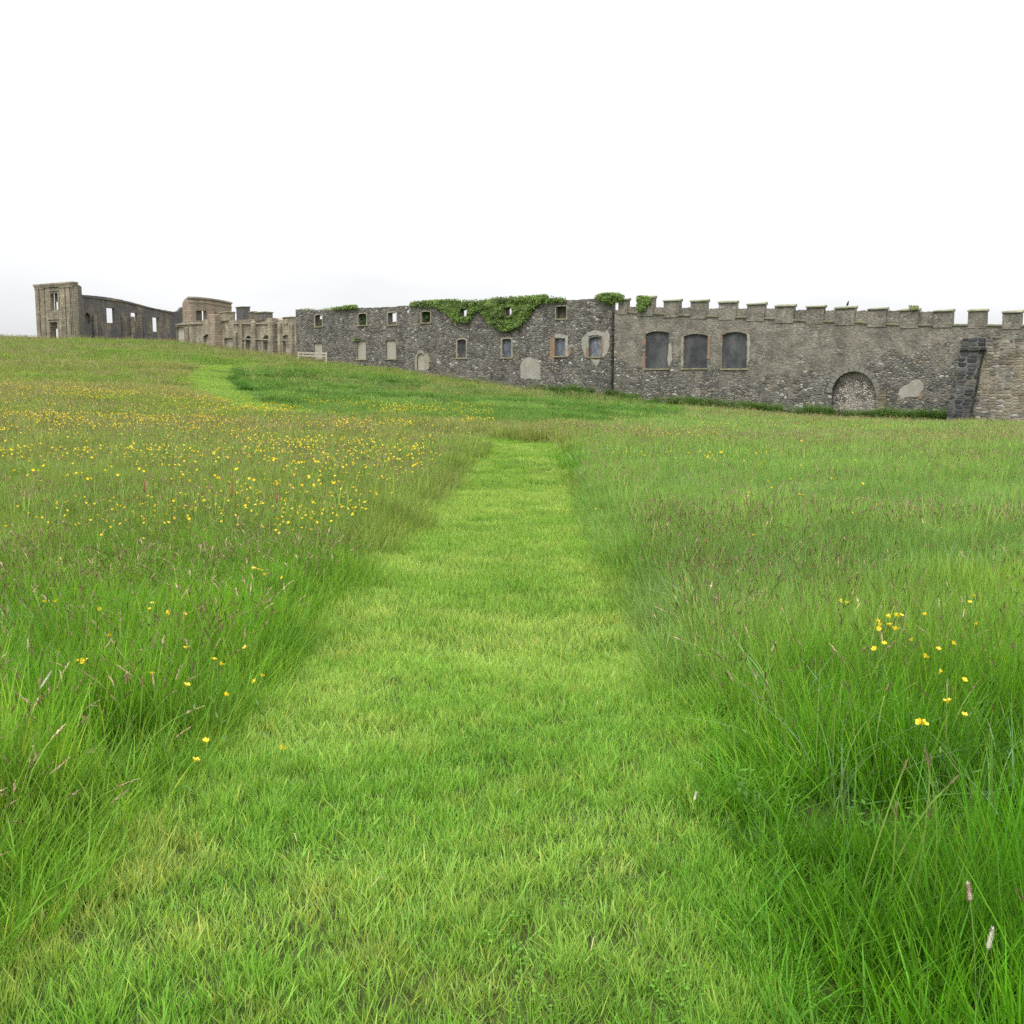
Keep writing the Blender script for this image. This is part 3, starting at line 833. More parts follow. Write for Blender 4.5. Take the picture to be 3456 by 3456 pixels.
for xa, xb in ((160, 200), (215, 262), (455, 505), (515, 560), (572, 600)):
    s0, s1 = TF.sz(C1(xa, 0)[0], 1100)[0], TF.sz(C1(xb, 0)[0], 1100)[0]
    b = MB(); b.box(s0, s1, -.16, .02, gb(s0), czm - .75, .01); b.box(s0 - .06, s1 + .06, -.22, .02, czm - .745, czm - .55, .01)
    bevel(sub(TF, 'pilaster', b, 'sandstone', tower), .03)
b = MB(); b.box(-.06, TF.L + .06, -.18, .52, czm - .52, czm - .38, .02); b.box(-.16, TF.L + .12, -.3, .54, czm - .22, czm - .02, .03); b.box(-.08, TF.L + .08, -.22, .5, czm - .375, czm - .225, .02)
sub(TF, 'cornice', b, 'sandstone', tower)
# return wall and back of the tower
b = MB(); wall_mesh(b, .02, TR.L, lambda s: czm - .02 - .2 * s / TR.L * 2, lambda s: TR.ground(s) - 2, [], .5, .4)
sub(TR, 'return_wall', b, 'sandstone_dark')
# long wing with open windows, running back behind the bow
WF = Frame(C1(686, 0)[0], 152, C1(1920, 0)[0], 172, 1060)
wtop = profile(WF, [C1(686, 328), C1(850, 340), C1(1000, 360), C1(1150, 386), C1(1300, 425), C1(1500, 480), C1(1740, 525), C1(1800, 520), C1(1822, 500), C1(1840, 470), C1(1920, 470)], .03, 8)
wo = [rect(WF, *C1(710, 535), *C1(775, 652), .5), rect(WF, *C1(966, 483), *C1(1062, 655)), rect(WF, *C1(1248, 538), *C1(1326, 637)), rect(WF, *C1(1502, 592), *C1(1574, 757)),
      rect(WF, *C1(700, 820), *C1(772, 900), .4), rect(WF, *C1(965, 832), *C1(1080, 900), .5), rect(WF, *C1(1240, 845), *C1(1320, 910), .4)]
b = MB(); wall_mesh(b, 0, WF.L, wtop, lambda s: WF.ground(s) - 2, wo, .5, .4)
wing = sub(WF, 'wing_wall', b, 'sandstone_dark')
for o in (wo[0], wo[4], wo[5], wo[6]):
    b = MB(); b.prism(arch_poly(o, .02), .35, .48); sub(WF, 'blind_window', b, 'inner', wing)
for xa in (800, 1140, 1240, 1390):
    s0 = WF.sz(C1(xa, 0)[0], 1100)[0]
    b = MB(); b.box(s0, s0 + .7, -.3, .02, WF.ground(s0) - 2, WF.sz(*C1(xa, 560 if xa < 900 else 580))[1], .02); bevel(sub(WF, 'pier', b, 'sandstone_dark', wing), .05)
for xa, xb, ya, yb in ((690, 1150, 345, 402), (1150, 1740, 402, 540)):
    b = MB(); A = WF.sz(*C1(xa, ya)); B = WF.sz(*C1(xb, yb))
    b.hexa([(A[0], -.12, A[1] - .12), (B[0], -.12, B[1] - .12), (B[0], .03, B[1] - .12), (A[0], .03, A[1] - .12), (A[0], -.12, A[1]), (B[0], -.12, B[1]), (B[0], .03, B[1]), (A[0], .03, A[1])])
    sub(WF, 'string_course', b, 'sandstone_dark', wing)

# bow: broken curved wall of pinkish stone, a quarter of an oval whose left part stands nearest
BY = 150.0
xl, xr = at_y(*C2(470, 500), BY).x, at_y(*C2(972, 500), BY + 11).x
BA, BB = xr - xl, 11.0
DF = empty('bow_tower', (xl - mloc.x, BY - mloc.y, -mloc.z)); DF.parent = man
prof = [(340, 560), (352, 528), (362, 515), (372, 480), (385, 445), (400, 410), (415, 385), (440, 362), (470, 357)]
ztop_full = at_y(*C2(470, 357), BY).z
slots = [(545, 672, 512, 628), (755, 802, 535, 600), (935, 968, 535, 600)]
T = .55
def bowp(t, off=0.0):
    x = BA * math.sin(t) if t > 0 else BA * t * 1.0
    y = BB * (1 - math.cos(t)) if t > 0 else 0.0
    nx_, ny_ = (math.sin(t) * BB, -math.cos(t) * BA) if t > 0 else (0, -1)
    L = math.hypot(nx_, ny_); return x + nx_ / L * off, y + ny_ / L * off
def crop_x(t):
    x, y = bowp(t); q = Vector((xl + x, BY + y, 14 - EYE)); d_ = q.y * CP - q.z * SP
    return (1728 + q.x / d_ * F - 500) / .28986
def btop(t):
    c = crop_x(t)
    if c >= 466: return ztop_full
    x, y = bowp(t); return at_y(*C2(c, float(np.interp(c, [q[0] for q in prof], [q[1] for q in prof]))), BY + y).z
ts = np.concatenate([np.linspace(-.27, 0, 12), np.linspace(0, math.pi / 2, 60)[1:]])
zb0 = gz(xl, BY) - 2
def seg(b, t0, t1, r0, r1, lo, h0, h1):
    P = [bowp(t0, r1), bowp(t1, r1), bowp(t1, r0), bowp(t0, r0)]
    b.hexa([(p[0], p[1], lo) for p in P] + [(P[0][0], P[0][1], h0), (P[1][0], P[1][1], h1), (P[2][0], P[2][1], h1), (P[3][0], P[3][1], h0)])
b = MB(); mids = {}
for t0, t1 in zip(ts[:-1], ts[1:]):
    c = (crop_x(t0) + crop_x(t1)) / 2; x, y = bowp(t0)
    z0, z1 = btop(t0), btop(t1)
    segs = [(zb0, None)]
    for k, q in enumerate(slots):
        if q[0] <= c <= q[1]:
            za = at_y(*C2(c, q[3]), BY + y).z; zb = at_y(*C2(c, q[2]), BY + y).z
            segs = [(zb0, za), (zb, None)]; mids.setdefault(k, []).append((t0, t1, za, zb, c))
    for lo, hi in segs: seg(b, t0, t1, -T, 0, lo, z0 if hi is None else hi, z1 if hi is None else hi)
b.build('bow_wall', M['pinkstone'], DF)
for (ra, za, zb) in ((.16, ztop_full - .12, ztop_full + .10), (.08, ztop_full - .66, ztop_full - .54)):
    b = MB()
    for t0, t1 in zip(ts[:-1], ts[1:]):
        if crop_x(t0) > 452: seg(b, t0, t1, -.2, ra, za, zb, zb)
    b.build('cornice', M['dressing'], DF)
for k, L in mids.items():
    b = MB()
    for (t0, t1, za, zb, c) in L:
        if k == 0 and c > 638: continue
        seg(b, t0, t1, -T + .05, -T + .2, za - .1, zb + .1, zb + .1)
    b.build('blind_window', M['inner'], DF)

# front wall of the mansion with blind arches and chimney blocks
FF = Frame(C2(325, 0)[0], 146, C2(1745, 0)[0], 121, 1120)
ftop = profile(FF, [C2(325, 668), C2(400, 650), C2(500, 645), C2(600, 652), C2(640, 640), C2(645, 612), C2(760, 612), C2(850, 625), C2(930, 628), C2(1040, 622), C2(1140, 618), C2(1230, 612), C2(1330, 610), C2(1400, 598), C2(1480, 598), C2(1520, 615), C2(1570, 628), C2(1600, 640), C2(1745, 650)], .04, 6)
fo = [rect(FF, *C2(328, 700), *C2(440, 960)), rect(FF, *C2(648, 785), *C2(758, 990), .3), rect(FF, *C2(885, 830), *C2(992, 1010)),
      rect(FF, *C2(1138, 803), *C2(1212, 1020), .35), rect(FF, *C2(1340, 798), *C2(1428, 1020), .4), rect(FF, *C2(1572, 795), *C2(1652, 1030), .15)]
b = MB(); wall_mesh(b, 0, FF.L, ftop, lambda s: FF.ground(s) - 2.2, fo, .9, .35)
front = sub(FF, 'front_wall', b, 'sandstone')
for k, o in enumerate(fo):
    b = MB(); b.prism(arch_poly(o, .03), .45 if k in (3, 4) else .3, .7)
    sub(FF, 'blind_window', b, 'niche' if k != 1 and k != 2 else 'render', front)
    if k in (1, 3, 4, 5):
        b = MB(); frame_ring(b, o, .22, -.07, .1); sub(FF, 'window_surround', b, 'dressing', front)
for xa, xb, yt, pr in ((440, 478, 700, .25), (780, 862, 560, .9), (1000, 1040, 760, .2), (1080, 1110, 640, .25), (1225, 1270, 640, .3), (1455, 1500, 640, .6), (1530, 1560, 650, .3), (1660, 1700, 660, .3)):
    s0, s1 = FF.sz(C2(xa, 0)[0], 1150)[0], FF.sz(C2(xb, 0)[0], 1150)[0]
    zt2 = FF.sz(*C2(xa, yt))[1]
    b = MB(); b.box(s0, s1, -pr, .05, FF.ground(s0) - 2, zt2, .02); bevel(sub(FF, 'pier', b, 'sandstone' if pr < .8 else 'pinkstone', front), .06)
for xa, xb, ya, yb in ((330, 640, 668, 655), (1000, 1520, 655, 655), (1110, 1700, 835, 850)):
    b = MB(); A = FF.sz(*C2(xa, ya)); B = FF.sz(*C2(xb, yb))
    b.hexa([(A[0], -.14, A[1] - .14), (B[0], -.14, B[1] - .14), (B[0], .03, B[1] - .14), (A[0], .03, A[1] - .14), (A[0], -.14, A[1]), (B[0], -.14, B[1]), (B[0], .03, B[1]), (A[0], .03, A[1])])
    sub(FF, 'string_course', b, 'dressing', front)
for xa, xb, yt, yb, y0, y1, mat in ((848, 935, 525, 640, -.2, .9, 'sandstone'), (1018, 1100, 463, 640, .1, 1.0, 'sandstone_dark'), (1146, 1186, 520, 640, .3, .9, 'sandstone_dark'),
                               (1240, 1370, 528, 640, -.1, .9, 'sandstone_dark'), (1578, 1690, 585, 680, -.1, .8, 'sandstone')):
    s0, s1 = FF.sz(C2(xa, 0)[0], 1080)[0], FF.sz(C2(xb, 0)[0], 1080)[0]
    zt2 = FF.sz(*C2((xa + xb) / 2, yt))[1]; zb2 = FF.sz(*C2(xa, yb))[1]
    b = MB(); b.box(s0, s1, y0, y1, zb2, zt2 - .14, .03)
    ch = bevel(sub(FF, 'chimney_block', b, mat, front), .04)
    b = MB(); b.box(s0 - .07, s1 + .07, y0 - .07, y1 + .07, zt2 - .137, zt2, .02); bevel(sub(FF, 'cap', b, 'mossy_ledge', ch), .03)
# cross walls behind, to join front wall, bow and wing
b = MB(); b.box(FF.L - .9, FF.L - .1, .9, 8, FF.ground(FF.L) - 2, ftop(FF.L) - .5, .03)
sub(FF, 'cross_wall', b, 'sandstone_dark', front)

# ------------------------------------------------------------------ ivy
def leaf_cluster(name, fr, polys, n, col_fn, size=.11, depth=.35, parent=None, holes=(), label=None, cat=None, group=None, y_base=-.05, bulge=None):
    P = [[fr.sz(*p) for p in pl] for pl in polys]
    H = [[fr.sz(*p) for p in pl] for pl in holes]
    def inside(poly, x, z):
        c = False; j = len(poly) - 1
        for i in range(len(poly)):
            xi, zi = poly[i]; xj, zj = poly[j]
            if (zi > z) != (zj > z) and x < (xj - xi) * (z - zi) / (zj - zi) + xi: c = not c
            j = i
        return c
    allp = [q for pl in P for q in pl]
    x0, x1 = min(q[0] for q in allp), max(q[0] for q in allp); z0, z1 = min(q[1] for q in allp), max(q[1] for q in allp)
    V, Fc, tone = [], [], []
    k = 0; tries = 0
    while k < n and tries < n * 40:
        tries += 1
        x, z = random.uniform(x0, x1), random.uniform(z0, z1)
        jx, jz = x + (random.gauss(0, .12)), z + random.gauss(0, .10)
        if not any(inside(pl, jx, jz) for pl in P) or any(inside(pl, x, z) for pl in H): continue
        cl = float(vnoise(x * 2.2, z * 2.2, 4)); c2 = float(vnoise(x * 5, z * 5, 6))
        y = y_base - random.random() * depth * (.25 + cl * .9 + c2 * .4)
        s = size * random.uniform(.6, 1.3)
        nrm = Vector((random.gauss(0, .5), -1, random.gauss(.35, .5))).normalized()
        up = Vector((random.gauss(0, .5), 0, -1)); t = up.cross(nrm).normalized(); w = nrm.cross(t)
        c = Vector((x, y, z)); i = len(V)
        V += [c - w * s * .5, c + t * s * .5 + w * .1 * s, c + w * s * .6, c - t * s * .5 + w * .1 * s]
        Fc.append((i, i + 1, i + 2, i + 3)); col = col_fn(x, z, y); tone += [col] * 4
        k += 1
    me = bpy.data.meshes.new(name); me.from_pydata([tuple(v) for v in V], [], Fc); me.materials.append(M['ivy'])
    ca = me.color_attributes.new('tone', 'FLOAT_COLOR', 'POINT'); ca.data.foreach_set('color', np.array([(*c, 1) for c in tone], dtype=np.float32).ravel())
    o = bpy.data.objects.new(name, me); COL.objects.link(o); o.location = fr.o; o.rotation_euler = (0, 0, fr.rz)
    if label: tag(o, label, cat, group)
    return o
def ivycol(x, z, y):
    r = random.random(); g = float(vnoise(x * 1.3, z * 1.3, 2))
    base = np.array((.11, .19, .028)) * (.5 + .8 * random.random()) * (.6 + .8 * g)
    if r > .9: base = np.array((.20, .26, .035))
    return tuple(base)
IV = [[C4(*p) for p in [(0, 168), (0, 190), (120, 186), (205, 200), (300, 260), (340, 300), (380, 338), (500, 348), (520, 320), (560, 255), (600, 232), (650, 280), (700, 350), (760, 395), (850, 435), (980, 388), (1020, 340),
                        (1060, 300), (1090, 240), (1130, 190), (1180, 165), (1260, 160), (1420, 150), (1420, 140), (1330, 132), (1250, 130), (1225, 92), (1150, 100), (1050, 118), (900, 126), (780, 128), (680, 150), (600, 160), (480, 160), (440, 165), (420, 152), (330, 142), (210, 150)]],
      [C3(*p) for p in [(1470, 245), (1470, 225), (1500, 208), (1680, 205), (1740, 195), (1760, 185), (1932, 178), (1932, 245), (1780, 235)]]]
holes = [[C4(*p) for p in [(440, 226), (500, 226), (498, 302), (470, 296), (440, 304)]], [C4(*p) for p in [(840, 216), (875, 210), (915, 212), (917, 250), (907, 294), (852, 296), (840, 262)]]]
leaf_cluster('ivy_mat', FR, IV, 27000, ivycol, .115, .30, holes=holes, label='broad ivy mat spilling over the top of the rubble wall in two pointed lobes', cat='ivy', group='ivy on the ruins')
# ivy inside the reveals so only part of each window stays open
leaf_cluster('ivy_mat', FR, [[C5(*p) for p in [(312, 128), (350, 100), (400, 82), (450, 76), (520, 95), (572, 110), (580, 128), (540, 150), (490, 165), (470, 190), (430, 190), (410, 150), (340, 132)]]], 3000, ivycol, .11, .45,
             label='rounded ivy cushion on the wall top beside the first battlement', cat='ivy', group='ivy on the ruins')
leaf_cluster('ivy_mat', FR, [[C5(*p) for p in [(700, 112), (730, 105), (765, 125), (790, 115), (825, 122), (830, 165), (800, 190), (770, 200), (765, 235), (740, 250), (715, 245), (712, 190), (700, 160)]]], 1500, ivycol, .12, .3, y_base=-.08,
             label='ivy heart clinging to a single battlement', cat='ivy', group='ivy on the ruins')
leaf_cluster('ivy_mat', FR, [[C3(*p) for p in [(560, 296), (570, 275), (600, 285), (640, 270), (700, 262), (740, 250), (790, 238), (850, 242), (872, 270), (800, 280), (700, 290)]]], 1100, ivycol, .11, .35,
             label='low ivy tuft along the wall top above the far windows', cat='ivy', group='ivy on the ruins')
leaf_cluster('ivy_mat', FR, [[C3(*p) for p in [(882, 350), (945, 345), (950, 470), (875, 470)]]], 900, lambda x, z, y: tuple(np.array((.05, .10, .02)) * random.uniform(.5, 1.5)), .10, .25, y_base=.45,
             label='dark ivy filling the second upper window from the left end', cat='ivy', group='ivy on the ruins')
leaf_cluster('ivy_mat', FR, [[C3(*p) for p in [(1598, 318), (1650, 318), (1640, 380), (1625, 440), (1598, 440)]]], 420, lambda x, z, y: tuple(np.array((.05, .09, .02)) * random.uniform(.5, 1.4)), .10, .2, y_base=.45,
             label='ivy sprig in the left half of a dark upper window', cat='ivy', group='ivy on the ruins')
leaf_cluster('wall_plant', FR, [[C7(*p) for p in [(590, 285), (600, 252), (630, 248), (665, 262), (700, 285), (705, 300), (660, 295)]]], 260, lambda x, z, y: tuple(np.array((.20, .24, .08)) * random.uniform(.5, 1.4)), .10, .3,
             label='small tuft of plants growing on a battlement coping above the grey patch', cat='wall plant')
leaf_cluster('wall_plant', FR, [[C3(*p) for p in [(150, 298), (150, 286), (260, 290), (265, 278), (275, 292), (350, 296), (440, 290), (560, 286), (560, 298), (300, 302)]]], 500, lambda x, z, y: tuple(np.array((.16, .20, .07)) * random.uniform(.4, 1.4)), .08, .5, y_base=.4,
             label='thin moss and grass along the far corner of the rubble wall top', cat='wall plant')['kind'] = 'stuff'
leaf_cluster('wall_plant', FR, [[C3(*p) for p in [(812, 625), (880, 618), (888, 640), (850, 660), (815, 665)]]], 130, ivycol, .09, .12, label='little green plant rooted above a blank plastered window', cat='wall plant')

# ------------------------------------------------------------------ timber gate and the bird
G0 = at_y(980 + 285 / 10.733, 1140 + 620 / 10.733, 113.0); G1 = at_y(980 + 1295 / 10.733, 1140 + 735 / 10.733, 109.5)
gate = empty('timber_gate', (G1.x, G1.y, gz(G1.x, G1.y)))
tag(gate, 'low pale timber gate with crossed braces standing in grass before the wall', 'gate')
gl = gate.location.copy()
def gp(cx_, cy_, t): return at_y(980 + cx_ / 10.733, 1140 + cy_ / 10.733, 113.0 + (109.5 - 113.0) * t) - gl
tl, tr = gp(290, 545, 0), gp(1290, 560, 1)
for (p, t) in ((gp(288, 500, 0), 0), (gp(1295, 515, 1), 1)):
    b = MB(); b.beam(p, (p.x, p.y, gz(p.x + gl.x, p.y + gl.y) - gl.z - .2), .14, .14); b.build('post', M['wood'], gate)
b = MB(); b.beam(tl, tr, .06, .14); b.build('rail', M['wood'], gate)
bl, br_ = gp(290, 640, 0), gp(1290, 680, 1)
b = MB(); b.beam(bl, br_, .06, .11); b.build('rail', M['wood'], gate)
for xa, ya, xb, yb in ((670, 645, 790, 575), (800, 575, 900, 660), (1160, 660, 1280, 570), (420, 570, 500, 640)):
    ta, tb = (xa - 290) / 1000, (xb - 290) / 1000
    b = MB(); A, B = gp(xa, ya, ta), gp(xb, yb, tb); b.beam(A + Vector((0, .07, 0)), B + Vector((0, .07, 0)), .05, .10); b.build('brace', M['wood'], gate)

mi = 8; s_b = (ml[mi][0] + ml[mi][1]) / 2 + .12
pb = FR.o + FR.d * s_b + FR.into * .25
bird = empty('perched_bird', (pb.x, pb.y, ml[mi][2] + .02), .6)
tag(bird, 'small dark bird perched on a battlement coping', 'bird')
def bird_body():
    bm = bmesh.new()
    bmesh.ops.create_uvsphere(bm, u_segments=14, v_segments=10, radius=1)
    for v in bm.verts:
        x, y, z = v.co
        v.co = Vector((x * .075 * (1 - .15 * z), y * .09, z * .15 + .2)); v.co.y += -.25 * (v.co.z - .2)
    h = bmesh.ops.create_uvsphere(bm, u_segments=12, v_segments=8, radius=.052, matrix=Matrix.Translation((0, -.06, .37)))
    t = bmesh.ops.create_cone(bm, segments=8, radius1=.03, radius2=.018, depth=.2, cap_ends=True, matrix=Matrix.Translation((0, .1, .06)) @ Matrix.Rotation(math.radians(35), 4, 'X'))
    for sx in (-.03, .03): bmesh.ops.create_cone(bm, segments=6, radius1=.006, radius2=.006, depth=.1, cap_ends=True, matrix=Matrix.Translation((sx, 0, .045)))
    me = bpy.data.meshes.new('body'); bm.to_mesh(me); bm.free(); me.materials.append(M['bird']); me.polygons.foreach_set('use_smooth', [True] * len(me.polygons))
    o = bpy.data.objects.new('body', me); COL.objects.link(o); o.parent = bird
bird_body()
b = MB(); b.tube([(0, -.105, .37), (0, -.16, .355)], [.013, .003], 6); b.build('beak', M['beak'], bird)

# ------------------------------------------------------------------ mown path outline
lp = [(-60, 1860), (60, 1770), (180, 1660), (330, 1500), (400, 1420), (480, 1345), (560, 1250), (640, 1155), (730, 1060), (820, 962), (870, 900), (905, 856), (918, 838)]
rp = [(1500, 1990), (1440, 1880), (1345, 1640), (1300, 1480), (1262, 1330), (1232, 1230), (1190, 1140), (1150, 1070), (1110, 1005), (1085, 930), (1068, 862), (1062, 844)]
LPT = [on_ground(u * W, v * W) for u, v in lp]; RPT = [on_ground(u * W, v * W) for u, v in rp]
LPT.sort(key=lambda p: p.y); RPT.sort(key=lambda p: p.y)
lY, lX = np.array([p.y for p in LPT]), np.array([p.x for p in LPT]); rY, rX = np.array([p.y for p in RPT]), np.array([p.x for p in RPT])
PEND = min(lY[-1], rY[-1])
far = [on_ground(u * W, v * W) for u, v in [(1000, 842), (905, 836)]] + [on_ground(u * W, v * W) for u, v in [(485, 770), (440, 752), (404, 733), (392, 715), (400, 700), (432, 691), (480, 687)]]
print('path end', PEND, 'widths', [(round(float(y), 1), round(float(np.interp(y, rY, rX) - np.interp(y, lY, lX)), 2)) for y in (3, 5, 8, 12, 18, 25, PEND)], 'far', [tuple(round(c, 1) for c in p) for p in far])
FARW = [1.1, 1.1, 1.0, 1.05, 1.15, 1.25, 1.3, 1.2, .8]
def path_d(X, Y):
    """signed distance-like value: negative inside the mown path"""
    X = np.asarray(X, float); Y = np.asarray(Y, float)
    wob = (fbm(X * 1.2, Y * 1.2, 21) - .5) * np.where(Y > 33, .3, .4)
    l = np.interp(Y, lY, lX, left=lX[0] - .3 * 0, right=lX[-1]); r = np.interp(Y, rY, rX)
    d = np.maximum(l - X, X - r)
    d = np.maximum(d, Y - PEND + (X - .8) * .55 + (fbm(X * 1.5, Y, 22) - .5) * 1.2)
    for i in range(len(far) - 1):
        a, c = far[i], far[i + 1]
        vx, vy = c.x - a.x, c.y - a.y; L2 = vx * vx + vy * vy
        t = np.clip(((X - a.x) * vx + (Y - a.y) * vy) / L2, 0, 1)
        dd = np.hypot(X - a.x - t * vx, Y - a.y - t * vy) - (FARW[i] * (1 - t) + FARW[i + 1] * t)
        d = np.minimum(d, dd)
    return d + wob * np.clip(Y / 10, .5, 1.2)

# ------------------------------------------------------------------ plant sources (kept outside the scene, scattered as ground cover)
def tuft(name, blades, hmin, hmax, w, rad, lean=.35, curve=.5, segs=4, mat='blade', tip=(1.15, 1.1, .9), droop=0, drytip=.0, seed=0):
    r = random.Random(seed); V, Fc, T = [], [], []
    for k in range(blades):
        a = r.uniform(0, 6.283); q = rad * math.sqrt(r.random()); bx_, by_ = q * math.cos(a), q * math.sin(a)
        da = a + r.gauss(0, 1.0); h = r.uniform(hmin, hmax); le = abs(r.gauss(0, lean)); cu = r.uniform(.2, 1) * curve
        fw = r.uniform(0, 6.283); wx, wy = math.cos(fw), math.sin(fw); ww = w * r.uniform(.6, 1.25)
        br_ = r.uniform(.62, 1.35); wr = r.uniform(.88, 1.14); dry = r.random() < .05
        bc = np.array((br_ * wr, br_, br_ * r.uniform(.7, 1.3)))
        if dry: bc = np.array((2.6, 1.7, 1.9)) * r.uniform(.6, 1)
        n0 = len(V)
        for i in range(segs + 1):
            t = i / segs; out_ = le * t + cu * t * t * .6; z = h * (t - .18 * cu * t * t - droop * t ** 3)
            px, py = bx_ + math.cos(da) * out_ * h, by_ + math.sin(da) * out_ * h
            wd = ww * (1 - t ** 1.8) * .5 * (1 if t > .05 else .7)
            c = bc * (np.array((.92, .95, .85)) * (1 - t) + np.array(tip) * t)
            if t > .9 and r.random() < drytip: c = np.array((2.6, 1.8, 2.2))
            if i < segs:
                V += [(px - wx * wd, py - wy * wd, z), (px + wx * wd, py + wy * wd, z)]; T += [c, c]
            else:
                V.append((px, py, z)); T.append(c)
        for i in range(segs - 1): Fc.append((n0 + 2*i, n0 + 2*i + 1, n0 + 2*i + 3, n0 + 2*i + 2))
        m_ = n0 + 2 * (segs - 1); Fc.append((m_, m_ + 1, m_ + 2))
    return source(name, V, Fc, T, mat)
def source(name, V, Fc, T, mat):
    me = bpy.data.meshes.new(name); me.from_pydata([tuple(v) for v in V], [], Fc); me.materials.append(M[mat])
    ca = me.color_attributes.new('tone', 'FLOAT_COLOR', 'POINT')
    ca.data.foreach_set('color', np.clip(np.array([(*c, 1) for c in T], dtype=np.float32), 0, 4).ravel())
    return bpy.data.objects.new(name, me)
def seed_tuft(name, stems, hmin, hmax, rad, headlen, headw, headcol, stemcol=(1, 1, 1), lean=.2, nod=.3, seed=0, fuzz=10, sw=.0022):
    r = random.Random(seed); V, Fc, T = [], [], []
    for k in range(stems):
        a = r.uniform(0, 6.283); q = rad * math.sqrt(r.random()); p = Vector((q * math.cos(a), q * math.sin(a), 0))
        h = r.uniform(hmin, hmax); da = r.uniform(0, 6.283); le = abs(r.gauss(0, lean)); cu = r.uniform(0, nod)
        def pos(t): return p + Vector((math.cos(da) * (le * t + cu * t ** 3) * h, math.sin(da) * (le * t + cu * t ** 3) * h, h * (t - .25 * cu * t ** 3)))
        n0 = len(V); S = 5; wv = Vector((math.cos(da + 1.57), math.sin(da + 1.57), 0)) * sw
        fw = r.uniform(0, 3.14); wv = Vector((math.cos(fw), math.sin(fw), 0)) * sw
        for i in range(S + 1):
            c = pos(i / S); V += [c - wv, c + wv]; T += [np.array(stemcol)] * 2
        for i in range(S): Fc.append((n0 + 2*i, n0 + 2*i + 1, n0 + 2*i + 3, n0 + 2*i + 2))
        hl = headlen * r.uniform(.7, 1.2) / h; hc = np.array(headcol) * r.uniform(.65, 1.3) * np.array((1, r.uniform(.9, 1.15), 1))
        for j in range(fuzz):
            t = 1 - hl + hl * (j + r.random()) / fuzz; e = (t - (1 - hl)) / hl
            c = pos(t); d = (pos(t + .02) - c).normalized(); wd = headw * (math.sin(math.pi * min(max(e * .9 + .08, 0), 1)) ** .6) * r.uniform(.7, 1.2)
            sd = Vector((r.gauss(0, 1), r.gauss(0, 1), r.gauss(0, .3))).normalized(); ln = headlen * 1.5 / fuzz + .004
            n = len(V); tip = c + d * ln * 1.4 + sd * wd
            V += [c - d * ln * .3, c + sd * wd + d * ln * .3, tip + d * ln * .2, c - sd * wd * .35 + d * ln]
            Fc.append((n, n + 1, n + 2, n + 3)); cc = hc * r.uniform(.75, 1.25); T += [cc] * 4
    return source(name, V, Fc, T, 'seed')
def leafy(name, stems, h, rad, lw, ll, nl, seed=0):
    """broad-leaved weed: upright stems with pairs of leaves"""
    r = random.Random(seed); V, Fc, T = [], [], []
    for k in range(stems):
        a = r.uniform(0, 6.283); q = rad * math.sqrt(r.random()); bx_, by_ = q * math.cos(a), q * math.sin(a); hh = h * r.uniform(.6, 1.1)
        la = r.gauss(0, .15); lb = r.gauss(0, .15); br_ = r.uniform(.7, 1.3)
        for i in range(nl):
            t = (i + 1) / nl; z = hh * t; c0 = Vector((bx_ + la * z, by_ + lb * z, z)); an = r.uniform(0, 6.283)
            d = Vector((math.cos(an), math.sin(an), r.uniform(-.5, .4))); s = d.cross(Vector((0, 0, 1))).normalized(); L = ll * r.uniform(.6, 1.2) * (1.2 - .5 * t); w_ = lw * L / ll
            n = len(V); V += [c0, c0 + d * L * .45 + s * w_ * .5, c0 + d * L, c0 + d * L * .45 - s * w_ * .5]
            Fc.append((n, n + 1, n + 2, n + 3)); T += [np.array((1, 1, 1)) * br_ * r.uniform(.75, 1.25)] * 4
    return source(name, V, Fc, T, 'weed')
def coll(name, obs):
    c = bpy.data.collections.new(name)
    for o in obs: c.objects.link(o)
    return c

